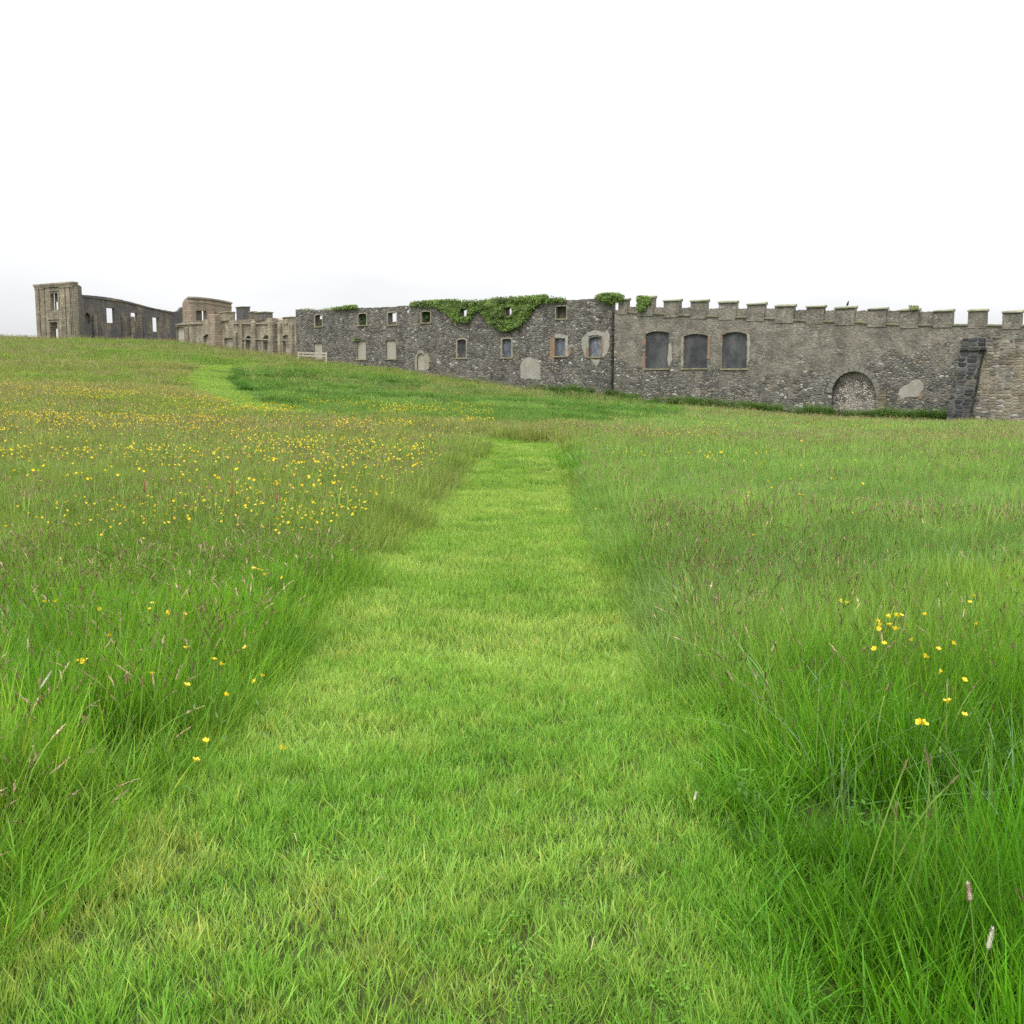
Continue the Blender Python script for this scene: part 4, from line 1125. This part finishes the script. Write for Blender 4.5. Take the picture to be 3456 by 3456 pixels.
def scatter(name, label, cat, pts, rot, scl, idx_, col, c):
    me = bpy.data.meshes.new(name); me.vertices.add(len(pts)); me.vertices.foreach_set('co', np.asarray(pts, np.float32).ravel())
    for nm, tp, arr, key in (('rot', 'FLOAT_VECTOR', rot, 'vector'), ('scl', 'FLOAT_VECTOR', scl, 'vector'), ('col', 'FLOAT_COLOR', np.column_stack([col, np.ones(len(col))]), 'color'), ('idx', 'INT', idx_, 'value')):
        a = me.attributes.new(nm, tp, 'POINT'); a.data.foreach_set(key, np.asarray(arr, np.int32 if tp == 'INT' else np.float32).ravel())
    o = bpy.data.objects.new(name, me); COL.objects.link(o); tag(o, label, cat, kind='stuff')
    ng = bpy.data.node_groups.new(name, 'GeometryNodeTree')
    ng.interface.new_socket('Geometry', in_out='INPUT', socket_type='NodeSocketGeometry'); ng.interface.new_socket('Geometry', in_out='OUTPUT', socket_type='NodeSocketGeometry')
    nn, ll = ng.nodes, ng.links
    gi, go_ = nn.new('NodeGroupInput'), nn.new('NodeGroupOutput')
    ip = nn.new('GeometryNodeInstanceOnPoints'); ci = nn.new('GeometryNodeCollectionInfo'); ci.inputs['Collection'].default_value = c
    ci.inputs['Separate Children'].default_value = True; ci.inputs['Reset Children'].default_value = True
    def na(nm, dt):
        q = nn.new('GeometryNodeInputNamedAttribute'); q.data_type = dt; q.inputs['Name'].default_value = nm; return q.outputs['Attribute']
    er = nn.new('FunctionNodeEulerToRotation')
    ll.new(gi.outputs[0], ip.inputs['Points']); ll.new(ci.outputs[0], ip.inputs['Instance']); ip.inputs['Pick Instance'].default_value = True
    ll.new(na('idx', 'INT'), ip.inputs['Instance Index']); ll.new(na('rot', 'FLOAT_VECTOR'), er.inputs[0]); ll.new(er.outputs[0], ip.inputs['Rotation']); ll.new(na('scl', 'FLOAT_VECTOR'), ip.inputs['Scale'])
    ll.new(ip.outputs[0], go_.inputs[0])
    md = o.modifiers.new('scatter', 'NODES'); md.node_group = ng
    return o

def sample(y0, y1, dens, margin=1.2, slope=.475):
    """random points inside the seen ground between two distances, dens per square metre"""
    area = (slope * (y0 + y1) + 2 * margin) * (y1 - y0); n = int(area * dens)
    w0, w1 = slope * y0 + margin, slope * y1 + margin
    t = rng.random(n); Y = np.sqrt(w0**2 + t * (w1**2 - w0**2)) if slope else t
    Y = y0 + (Y - w0) / (w1 - w0) * (y1 - y0)
    X = (rng.random(n) * 2 - 1) * (slope * Y + margin)
    return X, Y
def in_front(X, Y, gap=.3):
    nx_, ny_ = FR.n.x, FR.n.y
    dist = (X - FR.o.x) * nx_ + (Y - FR.o.y) * ny_
    along = (X - FR.o.x) * FR.d.x + (Y - FR.o.y) * FR.d.y
    batt = np.where(along > sA - .5, 1.7, 0)
    ok = (dist > gap + batt) | (along < -.3)
    # in front of the mansion
    d2 = (X - FF.o.x) * FF.n.x + (Y - FF.o.y) * FF.n.y; a2 = (X - FF.o.x) * FF.d.x + (Y - FF.o.y) * FF.d.y
    ok &= (d2 > gap) | (a2 < 0)
    ok &= ~((X > TF.o.x) & (X < FF.o.x) & (Y > 149))
    return ok
UW = lambda X, Y: 966 + X / np.maximum(Y, 1) * 2084        # bearing, as a column of the 1932 px survey

G_PATH = np.array((.240, .385, .088)); G_PATH2 = np.array((.130, .300, .038)); G_DRY = np.array((.31, .345, .11))
G_LUSH = np.array((.105, .255, .018)); G_BLUE = np.array((.17, .28, .105)); G_OLIVE = np.array((.26, .275, .115)); G_DARK = np.array((.05, .14, .02)); G_MID = np.array((.18, .30, .052))
def poly_mask(pts, X, Y, soft=1.2):
    P = [on_ground(u * W, v * W) for u, v in pts]
    Xw = X + (fbm(X * .4, Y * .4, 171) - .5) * 4 * soft; Yw = Y + (fbm(X * .4, Y * .4, 172) - .5) * 4.5 * soft
    c = np.zeros(len(X), bool); j = len(P) - 1
    for i in range(len(P)):
        a, b_ = P[i], P[j]
        k = ((a.y > Yw) != (b_.y > Yw)) & (Xw < (b_.x - a.x) * (Yw - a.y) / (b_.y - a.y + 1e-9) + a.x); c ^= k; j = i
    return c
HOLLOW = [(440, 735), (470, 760), (520, 776), (640, 785), (800, 798), (930, 818), (1100, 808), (1230, 798), (1300, 778), (1150, 748), (950, 742), (800, 724), (680, 706), (560, 692), (480, 694), (430, 715)]
def meadow_col(X, Y):
    U = UW(X, Y); n = fbm(X * .5, Y * .5, 31); n2 = fbm(X * .12, Y * .12, 41); n3 = fbm(X * 2, Y * 2, 51)
    c = np.outer(np.ones_like(X), G_MID)
    def mixin(c, g, w): w = np.clip(w, 0, 1)[:, None]; return c * (1 - w) + g * w
    c = mixin(c, G_LUSH, sstep(.42, .62, n) * .8)
    c = mixin(c, G_LUSH, sstep(9, 3, Y) * .6)
    c = mixin(c, np.array((.065, .205, .008)), sstep(8, 3, Y) * (X > 0) * .85)
    c = mixin(c, G_OLIVE, sstep(12, 26, Y) * sstep(.35, .6, n2) * .7 + sstep(15, 30, Y) * (U < 900) * .35)
    c = mixin(c, G_BLUE, sstep(.5, .68, n2) * (U > 1200) * .9)
    c = mixin(c, G_BLUE * .9, (U > 1250) * sstep(6, 12, Y) * sstep(.4, .6, n) * .5)
    # bright green hollow left of centre and along the wall
    hollow = poly_mask(HOLLOW, X, Y) * (.75 + .5 * fbm(X * .3, Y * .3, 173))
    c = mixin(c, np.array((.215, .265, .095)), (U < 900) * sstep(8, 14, Y) * sstep(60, 45, Y) * .5)
    c = mixin(c, np.array((.20, .345, .105)), (U > 1100) * sstep(8, 14, Y) * .75)
    c = mixin(c, np.array((.15, .275, .075)), hollow * .9)
    c = mixin(c, np.array((.09, .19, .04)), hollow * sstep(.50, .66, fbm(X * .45, Y * .45, 174)) * .8)
    c = mixin(c, np.array((.15, .27, .06)), sstep(88, 96, Y) * .6)
    c = mixin(c, G_DARK * 1.3, sstep(.55, .7, n3) * .35)
    c = c * (.62 + .76 * fbm(X * 3, Y * 3, 61))[:, None]
    return c * rng.uniform(.85, 1.15, (len(X), 1))
def path_col(X, Y):
    X = np.asarray(X) * 1.0
    n = fbm(X * .9, Y * .9, 71); n2 = fbm(X * 2.6, Y * 2.6, 81); n4 = fbm(X * 5, Y * 5, 91)
    def mixin(c, g, w): w = np.clip(w, 0, 1)[:, None]; return c * (1 - w) + g * w
    c = np.outer(np.ones_like(X), G_PATH); c = mixin(c, G_PATH2, sstep(.42, .66, n) * .6 + sstep(7, 2.5, Y) * .3); c = mixin(c, G_PATH2 * .8, sstep(.55, .7, n2) * .5)
    dry = sstep(.6, .75, n4) * .35
    edge = np.exp(-((X - np.interp(Y, lY, lX) - .10) / .14) ** 2) * sstep(5.0, 3.2, Y) * .35
    blot = np.exp(-((X + .15) ** 2 / .12 + (Y - 2.75) ** 2 / .03)) * .35
    c = mixin(c, G_DRY, dry + edge + blot)
    return c * rng.uniform(.85, 1.15, (len(X), 1))

TALL = coll('tall_source', [tuft('tall_%d' % i, 24, .16, .46, .0074, .08, .15 if i < 6 else .32, .40 if i < 6 else .8, 5, seed=i, tip=(1.25, 1.2, .9)) for i in range(7)])
MIDT = coll('mid_source', [tuft('mid_%d' % i, 26, .22, .46, .009, .16, .22, .4, 3, seed=20 + i) for i in range(6)])
FART = coll('far_source', [tuft('far_%d' % i, 44, .22, .46, .022, .42, .25, .4, 3, seed=40 + i) for i in range(6)])
SHRT = coll('short_source', [tuft('short_%d' % i, 32, .028, .072, .0050, .06, .42, .5, 3, seed=60 + i, drytip=.45, tip=(1.35, 1.28, 1.15)) for i in range(7)])
SHRM = coll('short_mid_source', [tuft('shortm_%d' % i, 40, .04, .09, .008, .13, .42, .5, 2, seed=80 + i, drytip=.3) for i in range(5)])
SHRF = coll('short_far_source', [tuft('shortf_%d' % i, 50, .05, .12, .02, .4, .42, .5, 2, seed=90 + i, drytip=.2) for i in range(4)])

def place(name, label, cat, X, Y, c, coln, colr, smin=.8, smax=1.2, hz=None, lean=.12, sink=.01, keep=None):
    z = ground_z(X, Y) - sink; n = len(X)
    rot = np.column_stack([rng.normal(0, lean, n), rng.normal(0, lean, n), rng.uniform(0, 6.283, n)])
    s = rng.uniform(smin, smax, n); h = s if hz is None else s * hz
    return scatter(name, label, cat, np.column_stack([X, Y, z]), rot, np.column_stack([s, s, h]), rng.integers(0, coln, n), colr, c)
def meadow_h(X, Y):
    e = path_d(X, Y)
    h = .55 + .55 * fbm(X * .6, Y * .6, 101) + .65 * (fbm(X * 2.4, Y * 2.4, 102) - .3) * (Y < 14) + .12 * (Y >= 14)
    h = h * (.55 + .45 * sstep(.0, .5, e)) * np.where(Y > 45, .45 + .55 * sstep(.2, 2.2, e), 1)
    # lush bank at the right front, lower turf between it and the path
    h = h * np.where((X > 0) & (Y < 6), .55 + .62 * sstep(.1, 1.1, e), 1.0)
    h = h * np.where(Y > 60, .75, 1)
    return h
# small bare hollows between the near tussocks
GAPS = [on_ground(u * W, v * W) for u, v in ((1850, 1590), (1780, 1640), (1915, 1500), (200, 1440), (1560, 1560), (1700, 1330), (330, 1250))]
# tall meadow grass in three bands
for nm, y0, y1, dens, c, k in (('near', 1.6, 8.5, 215, TALL, 7), ('middle', 8.5, 24, 95, MIDT, 6), ('distant', 24, 58, 17, FART, 6), ('hillside', 58, 156, 6.5, FART, 6)):
    X, Y = sample(y0, y1, dens, 1.6 if y0 < 10 else 2.5)
    e = path_d(X, Y); m = (e > 0) & in_front(X, Y); X, Y, e = X[m], Y[m], e[m]
    for q in GAPS:
        k_ = ((X - q.x) ** 2 + ((Y - q.y) * .8) ** 2 < .23 ** 2) & (rng.random(len(X)) < .92); X, Y, e = X[~k_], Y[~k_], e[~k_]
    s = 1.0 if y0 < 50 else 1.5
    place('meadow_grass', {'near': 'tall green meadow grass in the foreground beside the mown path', 'middle': 'tall meadow grass flanking the middle of the mown path',
          'distant': 'olive meadow grass beyond the end of the straight path', 'hillside': 'far hillside grass rising to the ruins'}[nm], 'meadow grass', X, Y, c, k, meadow_col(X, Y), .8 * s, 1.2 * s, meadow_h(X, Y) / (1 if s == 1 else s * .95), .075)
# mown path
for nm, y0, y1, dens, c, k in (('near', 1.6, 7, 420, SHRT, 7), ('middle', 7, 20, 150, SHRM, 5), ('far', 20, 36, 70, SHRM, 5)):
    X, Y = sample(y0, y1, dens, 1.6)
    e = path_d(X, Y); m = (e < .10); X, Y, e = X[m], Y[m], e[m]
    hz = .75 + .7 * fbm(X * 2.2, Y * 2.2, 111) + .5 * sstep(-.25, .05, e)
    place('mown_grass', {'near': 'short mown grass of the path at the camera', 'middle': 'short mown grass along the middle of the path', 'far': 'short mown grass at the far end of the straight path'}[nm], 'mown grass', X, Y, c, k, path_col(X, Y), .8, 1.2, hz, .12)
X, Y = sample(50, 125, 20, 1); e = path_d(X, Y); m = (e < .15) & in_front(X, Y); X, Y = X[m], Y[m]
place('mown_grass', 'short mown grass of the bend curling up the left hillside', 'mown grass', X, Y, SHRF, 4, np.outer(rng.uniform(.92, 1.08, len(X)), G_PATH * .98), .8, 1.1, .8, .1)

# lax broad blades, pale blue green, in drifts
LAX = coll('lax_source', [tuft('lax_%d' % i, 12, .34, .56, .0085, .08, .45, 1.1, 6, seed=120 + i, droop=.12, tip=(1.25, 1.2, 1.5)) for i in range(5)])
X, Y = sample(3.5, 28, 26, 1.5); e = path_d(X, Y)
w_ = sstep(.46, .62, fbm(X * .45, Y * .45, 161)) * np.where(X > 0, 1, .55) * (e > .45); m = rng.random(len(X)) < w_; X, Y = X[m], Y[m]
place('lax_grass', 'pale bluish broad bladed grass drooping in drifts either side of the path', 'grass', X, Y, LAX, 5, np.outer(rng.uniform(.75, 1.2, len(X)), np.array((.17, .30, .10))), .7, 1.05, None, .15)
# seed heads
PINK = coll('pink_source', [seed_tuft('pink_%d' % i, 4, .32, .50, .10, .065, .0052, (1.6, 1.15, 1.35), (.65, 1.25, .3), .2, .5, i, 16) for i in range(5)])
BRWN = coll('brown_source', [seed_tuft('brown_%d' % i, 6, .38, .58, .12, .05, .0045, (1.0, .74, .9), (.7, 1.15, .4), .15, .25, 10 + i, 12) for i in range(5)])
FARS = coll('far_seed_source', [seed_tuft('fseed_%d' % i, 14, .36, .56, .42, .08, .010, (1.05, .88, .95), (.95, 1.05, .6), .2, .3, 30 + i, 5, .004) for i in range(5)])
def seeds(name, label, y0, y1, dens, c, k, wfn, colv, s=1.0):
    X, Y = sample(y0, y1, dens, 1.5); e = path_d(X, Y); m = (e > np.where(Y > 45, 1.3, .22)) & in_front(X, Y) & (rng.random(len(X)) < wfn(X, Y)); X, Y = X[m], Y[m]
    col = np.outer(rng.uniform(.75, 1.25, len(X)), colv)
    return place(name, label, 'seed heads', X, Y, c, k, col, .85 * s, 1.15 * s, .75 + .4 * fbm(X * .6, Y * .6, 101), .10)
seeds('seeding_grass', 'pink drooping seed heads in the near meadow', 2.2, 12, 32, PINK, 5, lambda X, Y: np.where(X < 0, .45 + .55 * sstep(.40, .6, fbm(X * .8, Y * .8, 121)), (.1 + .5 * sstep(.55, .65, fbm(X * .8, Y * .8, 122))) * sstep(3.2, 5.5, Y)), (.22, .20, .13))
seeds('seeding_grass', 'thin brown seed stalks in the near meadow', 2.2, 14, 22, BRWN, 5, lambda X, Y: .15 + .85 * sstep(.45, .62, fbm(X * .5, Y * .5, 123)) * sstep(3, 7, Y), (.22, .21, .11))
seeds('seeding_grass', 'brown seed heads tinting the middle meadow', 12, 34, 11, BRWN, 5, lambda X, Y: .25 + .75 * sstep(.4, .6, fbm(X * .25, Y * .25, 124)), (.33, .30, .18), 1.2)
seeds('seeding_grass', 'buff seed heads over the distant meadow', 30, 75, 2.2, FARS, 5, lambda X, Y: (.35 + .65 * sstep(.38, .58, fbm(X * .12, Y * .12, 125))) * np.where(poly_mask(HOLLOW, X, Y), .08, 1), (.30, .28, .16))
seeds('seeding_grass', 'buff seed heads on the hillside below the ruins', 75, 150, 1.6, FARS, 5, lambda X, Y: .2 + .7 * sstep(.42, .6, fbm(X * .08, Y * .08, 126)), (.28, .28, .15), 1.3)

# broad-leaved weeds and nettles
NET = coll('nettle_source', [leafy('nettle_%d' % i, 16, .8, .35, .055, .11, 9, i) for i in range(5)])
# bank along the wall foot
n = 5200; s_ = rng.uniform(SEAM - 14, sA + 1.5, n); off = .2 + np.abs(rng.normal(0, 1, n)) * 1.0
X = FR.o.x + FR.d.x * s_ + FR.n.x * off; Y = FR.o.y + FR.d.y * s_ + FR.n.y * off
dense = sstep(SEAM - 12, SEAM + 6, s_) * (.5 + .5 * fbm(s_ * .4, off, 131)); m = (rng.random(n) < (.1 + dense) * sstep(.36, .55, fbm(s_ * .5, off * .5, 132))) & (s_ < sA - .2); X, Y = X[m], Y[m]
place('nettle_weeds', 'dark green nettle bank along the foot of the battlemented wall', 'nettles', X, Y, NET, 5, np.outer(rng.uniform(.6, 1.4, len(X)), (.115, .205, .045)), .4, 1.05, .45 + .9 * fbm(X * .5, Y * .5, 5), .08)
# weeds in the hollow and along the bend
X, Y = sample(46, 92, 14, 0); U = UW(X, Y); g = fbm(X * .35, Y * .35, 141)
wgt = poly_mask(HOLLOW, X, Y) * sstep(.54, .64, g)
e = path_d(X, Y)
# rank edge on the valley side of the far bend
be = [far[i] for i in range(2, 7)]; dm = np.full(len(X), 99.0)
for a, c_ in zip(be[:-1], be[1:]):
    vx, vy = c_.x - a.x, c_.y - a.y; L2 = vx * vx + vy * vy; t = np.clip(((X - a.x) * vx + (Y - a.y) * vy) / L2, 0, 1)
    dd = np.hypot(X - a.x - t * vx - 1.75, Y - a.y - t * vy); dm = np.minimum(dm, dd)
wgt = np.maximum(wgt, (dm < .6) * .5) * (e > .2)
m = rng.random(len(X)) < wgt; X, Y = X[m], Y[m]
place('tussock_weeds', 'dark green weedy tussocks in the hollow below the far windows', 'weeds', X, Y, NET, 5, np.outer(rng.uniform(.7, 1.3, len(X)), (.060, .155, .018)), .5, .95, .7, .08)
# line of rank grass where the ground steps down before the rubble wall
A, B = on_ground(655 * W, 688 * W), on_ground(1270 * W, 748 * W); n = 1500; t = rng.random(n)
bow_ = np.sin(t * math.pi) * -1.0; X = A.x + (B.x - A.x) * t + rng.normal(0, .28, n); Y = A.y + (B.y - A.y) * t + rng.normal(0, .35, n) + bow_
place('rank_weeds', 'line of darker rank growth crossing the slope below the rubble wall', 'weeds', X, Y, NET, 5, np.outer(rng.uniform(.7, 1.2, n), (.055, .15, .022)), .55, .9, .7, .08)
# clover and small plants in the mown path, near
CLV = coll('clover_source', [leafy('clover_%d' % i, 12, .05, .07, .014, .016, 3, 50 + i) for i in range(4)])
X, Y = sample(2, 9, 40, 1); e = path_d(X, Y); m = (e < 0) & (fbm(X * 2.6, Y * 2.6, 81) > .56); X, Y = X[m], Y[m]
place('clover_weeds', 'small round leaved clover patches in the mown path', 'clover', X, Y, CLV, 4, np.outer(rng.uniform(.8, 1.2, len(X)), (.10, .23, .03)), .8, 1.3, None, .1)

HERB = coll('herb_source', [leafy('herb_%d' % i, 9, .16, .11, .026, .055, 4, 70 + i) for i in range(4)])
X, Y = sample(2, 12, 7, 1); e = path_d(X, Y); m = (e > .25) & (rng.random(len(X)) < sstep(.42, .6, fbm(X * 1.1, Y * 1.1, 181))); X, Y = X[m], Y[m]
place('broadleaf_weeds', 'low broad leaved weeds among the near grass', 'weeds', X, Y, HERB, 4, np.outer(rng.uniform(.7, 1.3, len(X)), (.085, .20, .03)), .7, 1.3, None, .15)

# ------------------------------------------------------------------ buttercups
def flower_mesh():
    b = MB(); R_ = .0125
    for k in range(5):
        a = k * 2 * math.pi / 5; c, s = math.cos(a), math.sin(a)
        def q(r, w, z): return (r * c - w * s, r * s + w * c, z)
        b.face(q(0, -.002, 0), q(0, .002, 0), q(R_ * .75, R_ * .52, .006), q(R_ * 1.0, 0, .0105))
        b.face(q(0, -.002, 0), q(R_ * 1.0, 0, .0105), q(R_ * .75, -R_ * .52, .006))
    b.tube([(0, 0, -.002), (0, 0, .005)], [.003, .0035], 6)
    return b.mesh('flower', M['petal'])
fl = flower_mesh()
def stem_mesh(h, bend, seed):
    r = random.Random(seed); b = MB(); a = r.uniform(0, 6.28)
    P = [(math.cos(a) * bend * (t ** 2 - 1) , math.sin(a) * bend * (t ** 2 - 1), h * t) for t in (0, .3, .6, .85, 1)]
    b.tube(P, [.0016, .0014, .0012, .0011, .001], 4)
    for t in (.35, .6):
        p = Vector(P[2]) * t / .6; d = Vector((r.uniform(-1, 1), r.uniform(-1, 1), .4)).normalized() * .05; s = d.cross(Vector((0, 0, 1))).normalized() * .006
        b.face(p, p + d * .5 + s, p + d, p + d * .5 - s)
    return b.mesh('stem', M['stem'])
stems = [stem_mesh(h, .05, i) for i, h in enumerate((.32, .42, .52))]
HS = (.32, .42, .52)
near_px = [(142,1112),(97,1112),(84,1136),(105,1136),(188,1150),(287,1139),(283,1150),(314,1157),(348,1160),(205,1200),(155,1247),(163,1247),(146,1248),(286,1272),(352,1294),(404,1245),(417,1254),(426,1312),(494,1276),(482,1286),(388,1399),(369,1436),(531,1413),(352,1223),(463,1222),(533,1090),(478,1073),(488,1075),(495,1077),(500,1085),
 (1584,1133),(1597,1138),(1838,1125),(1830,1137),(1660,1180),(1688,1188),(1675,1163),(1700,1162),(1745,1160),(1668,1215),(1798,1215),(1720,1208),(1843,1178),(1745,1240),(1770,1225),(1650,1225),(1655,1172),(1679,1180),(1690,1162),(1657,1187),(1777,1267),(1819,1284),(1788,1325),(1819,1350),(1735,1363),(1742,1366),
 (1124,961),(1376,948),(1394,935),(1421,1010),(1618,957),(1608,968),(1380,935),(1405,940),(1412,936),(1400,948)]
def by_path(u, v): return (u, v) in ((531, 1413),)
flowers = []
for (u, v) in near_px:
    k = random.choice((0, 1)) if u < 900 else 2; h = HS[k]
    if (u, v) in ((388, 1399), (369, 1436), (531, 1413)): k = 0; h = HS[0]
    p = on_ground(u * W, v * W, h)
    flowers.append((p.x, p.y, k, u, v))
def fdens(X, Y):
    U = UW(X, Y); n = fbm(X * .45, Y * .45, 151); n2 = fbm(X * .12, Y * .12, 152)
    left = (U < 930) * sstep(9, 15, Y) * sstep(62, 45, Y) * (.12 + sstep(.46, .68, n)) * (.35 + .9 * sstep(.3, .6, n2))
    right = (U > 1150) * sstep(12, 16, Y) * sstep(55, 40, Y) * sstep(.55, .75, n) * .45 * sstep(1900, 1300, U)
    nl = (U < 800) * (Y < 13) * sstep(5, 8, Y) * sstep(.45, .7, n) * .35
    left = left * .95
    return left + right + nl
X, Y = sample(6, 62, 20, .5); e = path_d(X, Y); m = (e > .35) & (rng.random(len(X)) < fdens(X, Y)); X, Y = X[m], Y[m]
order = np.argsort(Y); X, Y = X[order], Y[order]
extra = 300 - len(flowers)
for x, y in zip(X[:extra], Y[:extra]): flowers.append((float(x), float(y), random.choice((1, 2)), float(UW(np.array([x]), np.array([y]))[0]), None))
print('buttercups', len(flowers), 'rest', len(X) - extra)
SPECIAL = {(531, 1413): 'yellow buttercup alone on the mown path near its left edge', (369, 1436): 'large pale yellow buttercup lowest on the left side of the path',
           (388, 1399): 'yellow buttercup just above the lowest one left of the path', (1124, 961): 'single yellow buttercup at the right edge of the path before the bend',
           (1421, 1010): 'lone orange yellow buttercup in grass between two flower clusters on the right', (1735, 1363): 'left flower of the touching buttercup pair lowest on the right',
           (1742, 1366): 'right flower of the touching buttercup pair lowest on the right', (1819, 1350): 'rightmost of the three lowest buttercups in the right foreground',
           (1788, 1325): 'buttercup above the touching pair in the right foreground', (142, 1112): 'bright buttercup topmost at the far left of the left foreground'}
for (x, y, k, u, v) in flowers:
    z = gz(x, y); h = HS[k]
    o = empty('buttercup', (x, y, z)); o.rotation_euler = (0, 0, random.uniform(0, 6.28))
    if (u, v) in SPECIAL: lab = SPECIAL[(u, v)]
    elif v is not None and u < 900: lab = 'yellow buttercup in the near left meadow among pink seed heads'
    elif v is not None and v > 1100: lab = 'yellow buttercup in the close cluster on the right foreground bank'
    elif v is not None: lab = 'yellow buttercup in the small bunch on the right beyond the lone one'
    elif u < 960: lab = 'small yellow buttercup in the flowery belt left of the path'
    else: lab = 'small yellow buttercup in the meadow right of the path end'
    tag(o, lab, 'buttercup', 'buttercups in the meadow')
    s = bpy.data.objects.new('stem', stems[k]); COL.objects.link(s); s.parent = o
    f = bpy.data.objects.new('flower', fl); COL.objects.link(f); f.parent = o; f.location = (0, 0, h)
    f.rotation_euler = (random.gauss(0, .5), random.gauss(0, .5), random.uniform(0, 6)); q = random.uniform(.9, 1.35); f.scale = (q, q, q)
X, Y = X[extra:], Y[extra:]
def flower_src(i):
    b = MB(); me = flower_mesh(); o = bpy.data.objects.new('fsrc_%d' % i, me); return o
def flower_on_stem(i):
    me = flower_mesh(); bm = bmesh.new(); bm.from_mesh(me)
    bmesh.ops.transform(bm, matrix=Matrix.Translation((0, 0, HS[i])) @ Matrix.Rotation(random.gauss(0, .5), 4, 'X') @ Matrix.Scale(1.35, 4), verts=bm.verts)
    bm.from_mesh(stems[i]); me2 = bpy.data.meshes.new('fs'); bm.to_mesh(me2); bm.free(); me2.materials.append(M['petal']); me2.materials.append(M['stem'])
    nf = len(me.polygons)
    for p in me2.polygons: p.material_index = 0 if p.index < nf else 1
    return bpy.data.objects.new('fsrc_%d' % i, me2)
FSRC = coll('flower_source', [flower_on_stem(i) for i in (1, 2, 2)])
place('distant_buttercups', 'haze of tiny yellow buttercups across the far meadow', 'buttercups', X, Y, FSRC, 3, np.ones((len(X), 3)), 1.0, 1.25, None, .1)

# ------------------------------------------------------------------ a few stalks that stand out in front
def stalk(u, v, h, headlen, headw, col, label, name='grass_stalk', nod=.5, ang=0.0):
    p = on_ground(u * W, v * W, h)
    b = MB(); P = []
    for i in range(7):
        t = i / 6; P.append((math.cos(ang) * nod * t ** 2.2 * h, math.sin(ang) * nod * t ** 2.2 * h, h * (t - .12 * nod * t ** 3)))
    b.tube(P, [.002 - .0008 * i / 6 for i in range(7)], 5)
    m = plain_mat(name, (.16, .24, .06), .6, .2, .1)
    root = empty(name, (p.x, p.y, p.z)); tag(root, label, 'grass stalk')
    b.build('stem', m, root)
    c = MB(); a, e = Vector(P[-2]), Vector(P[-1]); d = (e - a).normalized()
    Q = [e + d * headlen * (q - .15) for q in (0, .15, .4, .7, 1)]
    c.tube(Q, [headw * .3, headw, headw * 1.05, headw * .8, headw * .15], 8)
    for k in range(120):
        t = random.random(); an = random.uniform(0, 6.28); q = Q[0].lerp(Q[-1], t); s = d.orthogonal().normalized(); s.rotate(Matrix.Rotation(an, 3, d))
        w = headw * (1.0 if t < .75 else 1.6 - t); tp = q + s * (w + .0035) + d * .007; sd = d.cross(s) * .0012
        c.face(q + s * w * .6 - sd, q + s * w * .6 + sd, tp)
    c.build('seed_head', col, root)
M['pale_seed'] = mottled_mat('pale_seed', (.48, .46, .36), (.60, .57, .46), 60, (.3, .3, .2), .4, 1, bump=.001)
M['pink_seed'] = mottled_mat('pink_seed', (.40, .26, .22), (.50, .36, .30), 60, (.3, .2, .16), .4, 1, bump=.001)
stalk(1846, 1785, .30, .055, .0052, M['pale_seed'], 'pale foxtail seed head standing upright in the bottom right corner', nod=.08)
stalk(1852, 1705, .36, .045, .0050, M['pink_seed'], 'dull pink foxtail head above the pale one at bottom right', nod=.1, ang=2)
stalk(10, 1290, .46, .08, .0045, M['pale_seed'], 'pale arching seed stalk at the left edge', nod=.3, ang=.2)
M['dock'] = mottled_mat('rust_dock_seed', (.26, .09, .05), (.32, .13, .07), 60, (.2, .1, .06), .4, 1, bump=.001)
for u, v, lab in ((433, 934, 'rust red dock spike left of the path among dense buttercups'), (518, 945, 'rust red dock spike nearest the path on its left side'), (268, 925, 'rust red dock spike farthest left of three')):
    stalk(u, v, .5, .16, .012, M['dock'], lab, 'dock_spike', nod=.05)
stalk(1303, 1512, .12, .03, .004, M['pale_seed'], 'short dry seed tuft on the right margin of the path', nod=.3, ang=1)
# dry straws lying on the mown grass
for u, v, L, a in ((1325, 1445, .07, 2.4), (1115, 1790, .07, 1.3), (560, 1585, .06, 2.0), (970, 1500, .07, .9), (1125, 1330, .07, 1.3), (700, 1670, .07, .9)):
    p = on_ground(u * W, v * W, .06)
    b = MB(); dx, dy = math.cos(a) * L, math.sin(a) * L
    b.tube([(0, 0, 0), (dx * .5, dy * .5, .018), (dx, dy, .006)], [.001, .0014, .0006], 5)
    o = b.build('dry_straw', M['straw'], None, (p.x, p.y, p.z + .055)); tag(o, 'dry yellow straw lying on the mown path grass', 'straw', 'dry straws on the mown path')
# grassy hump against the mansion wall
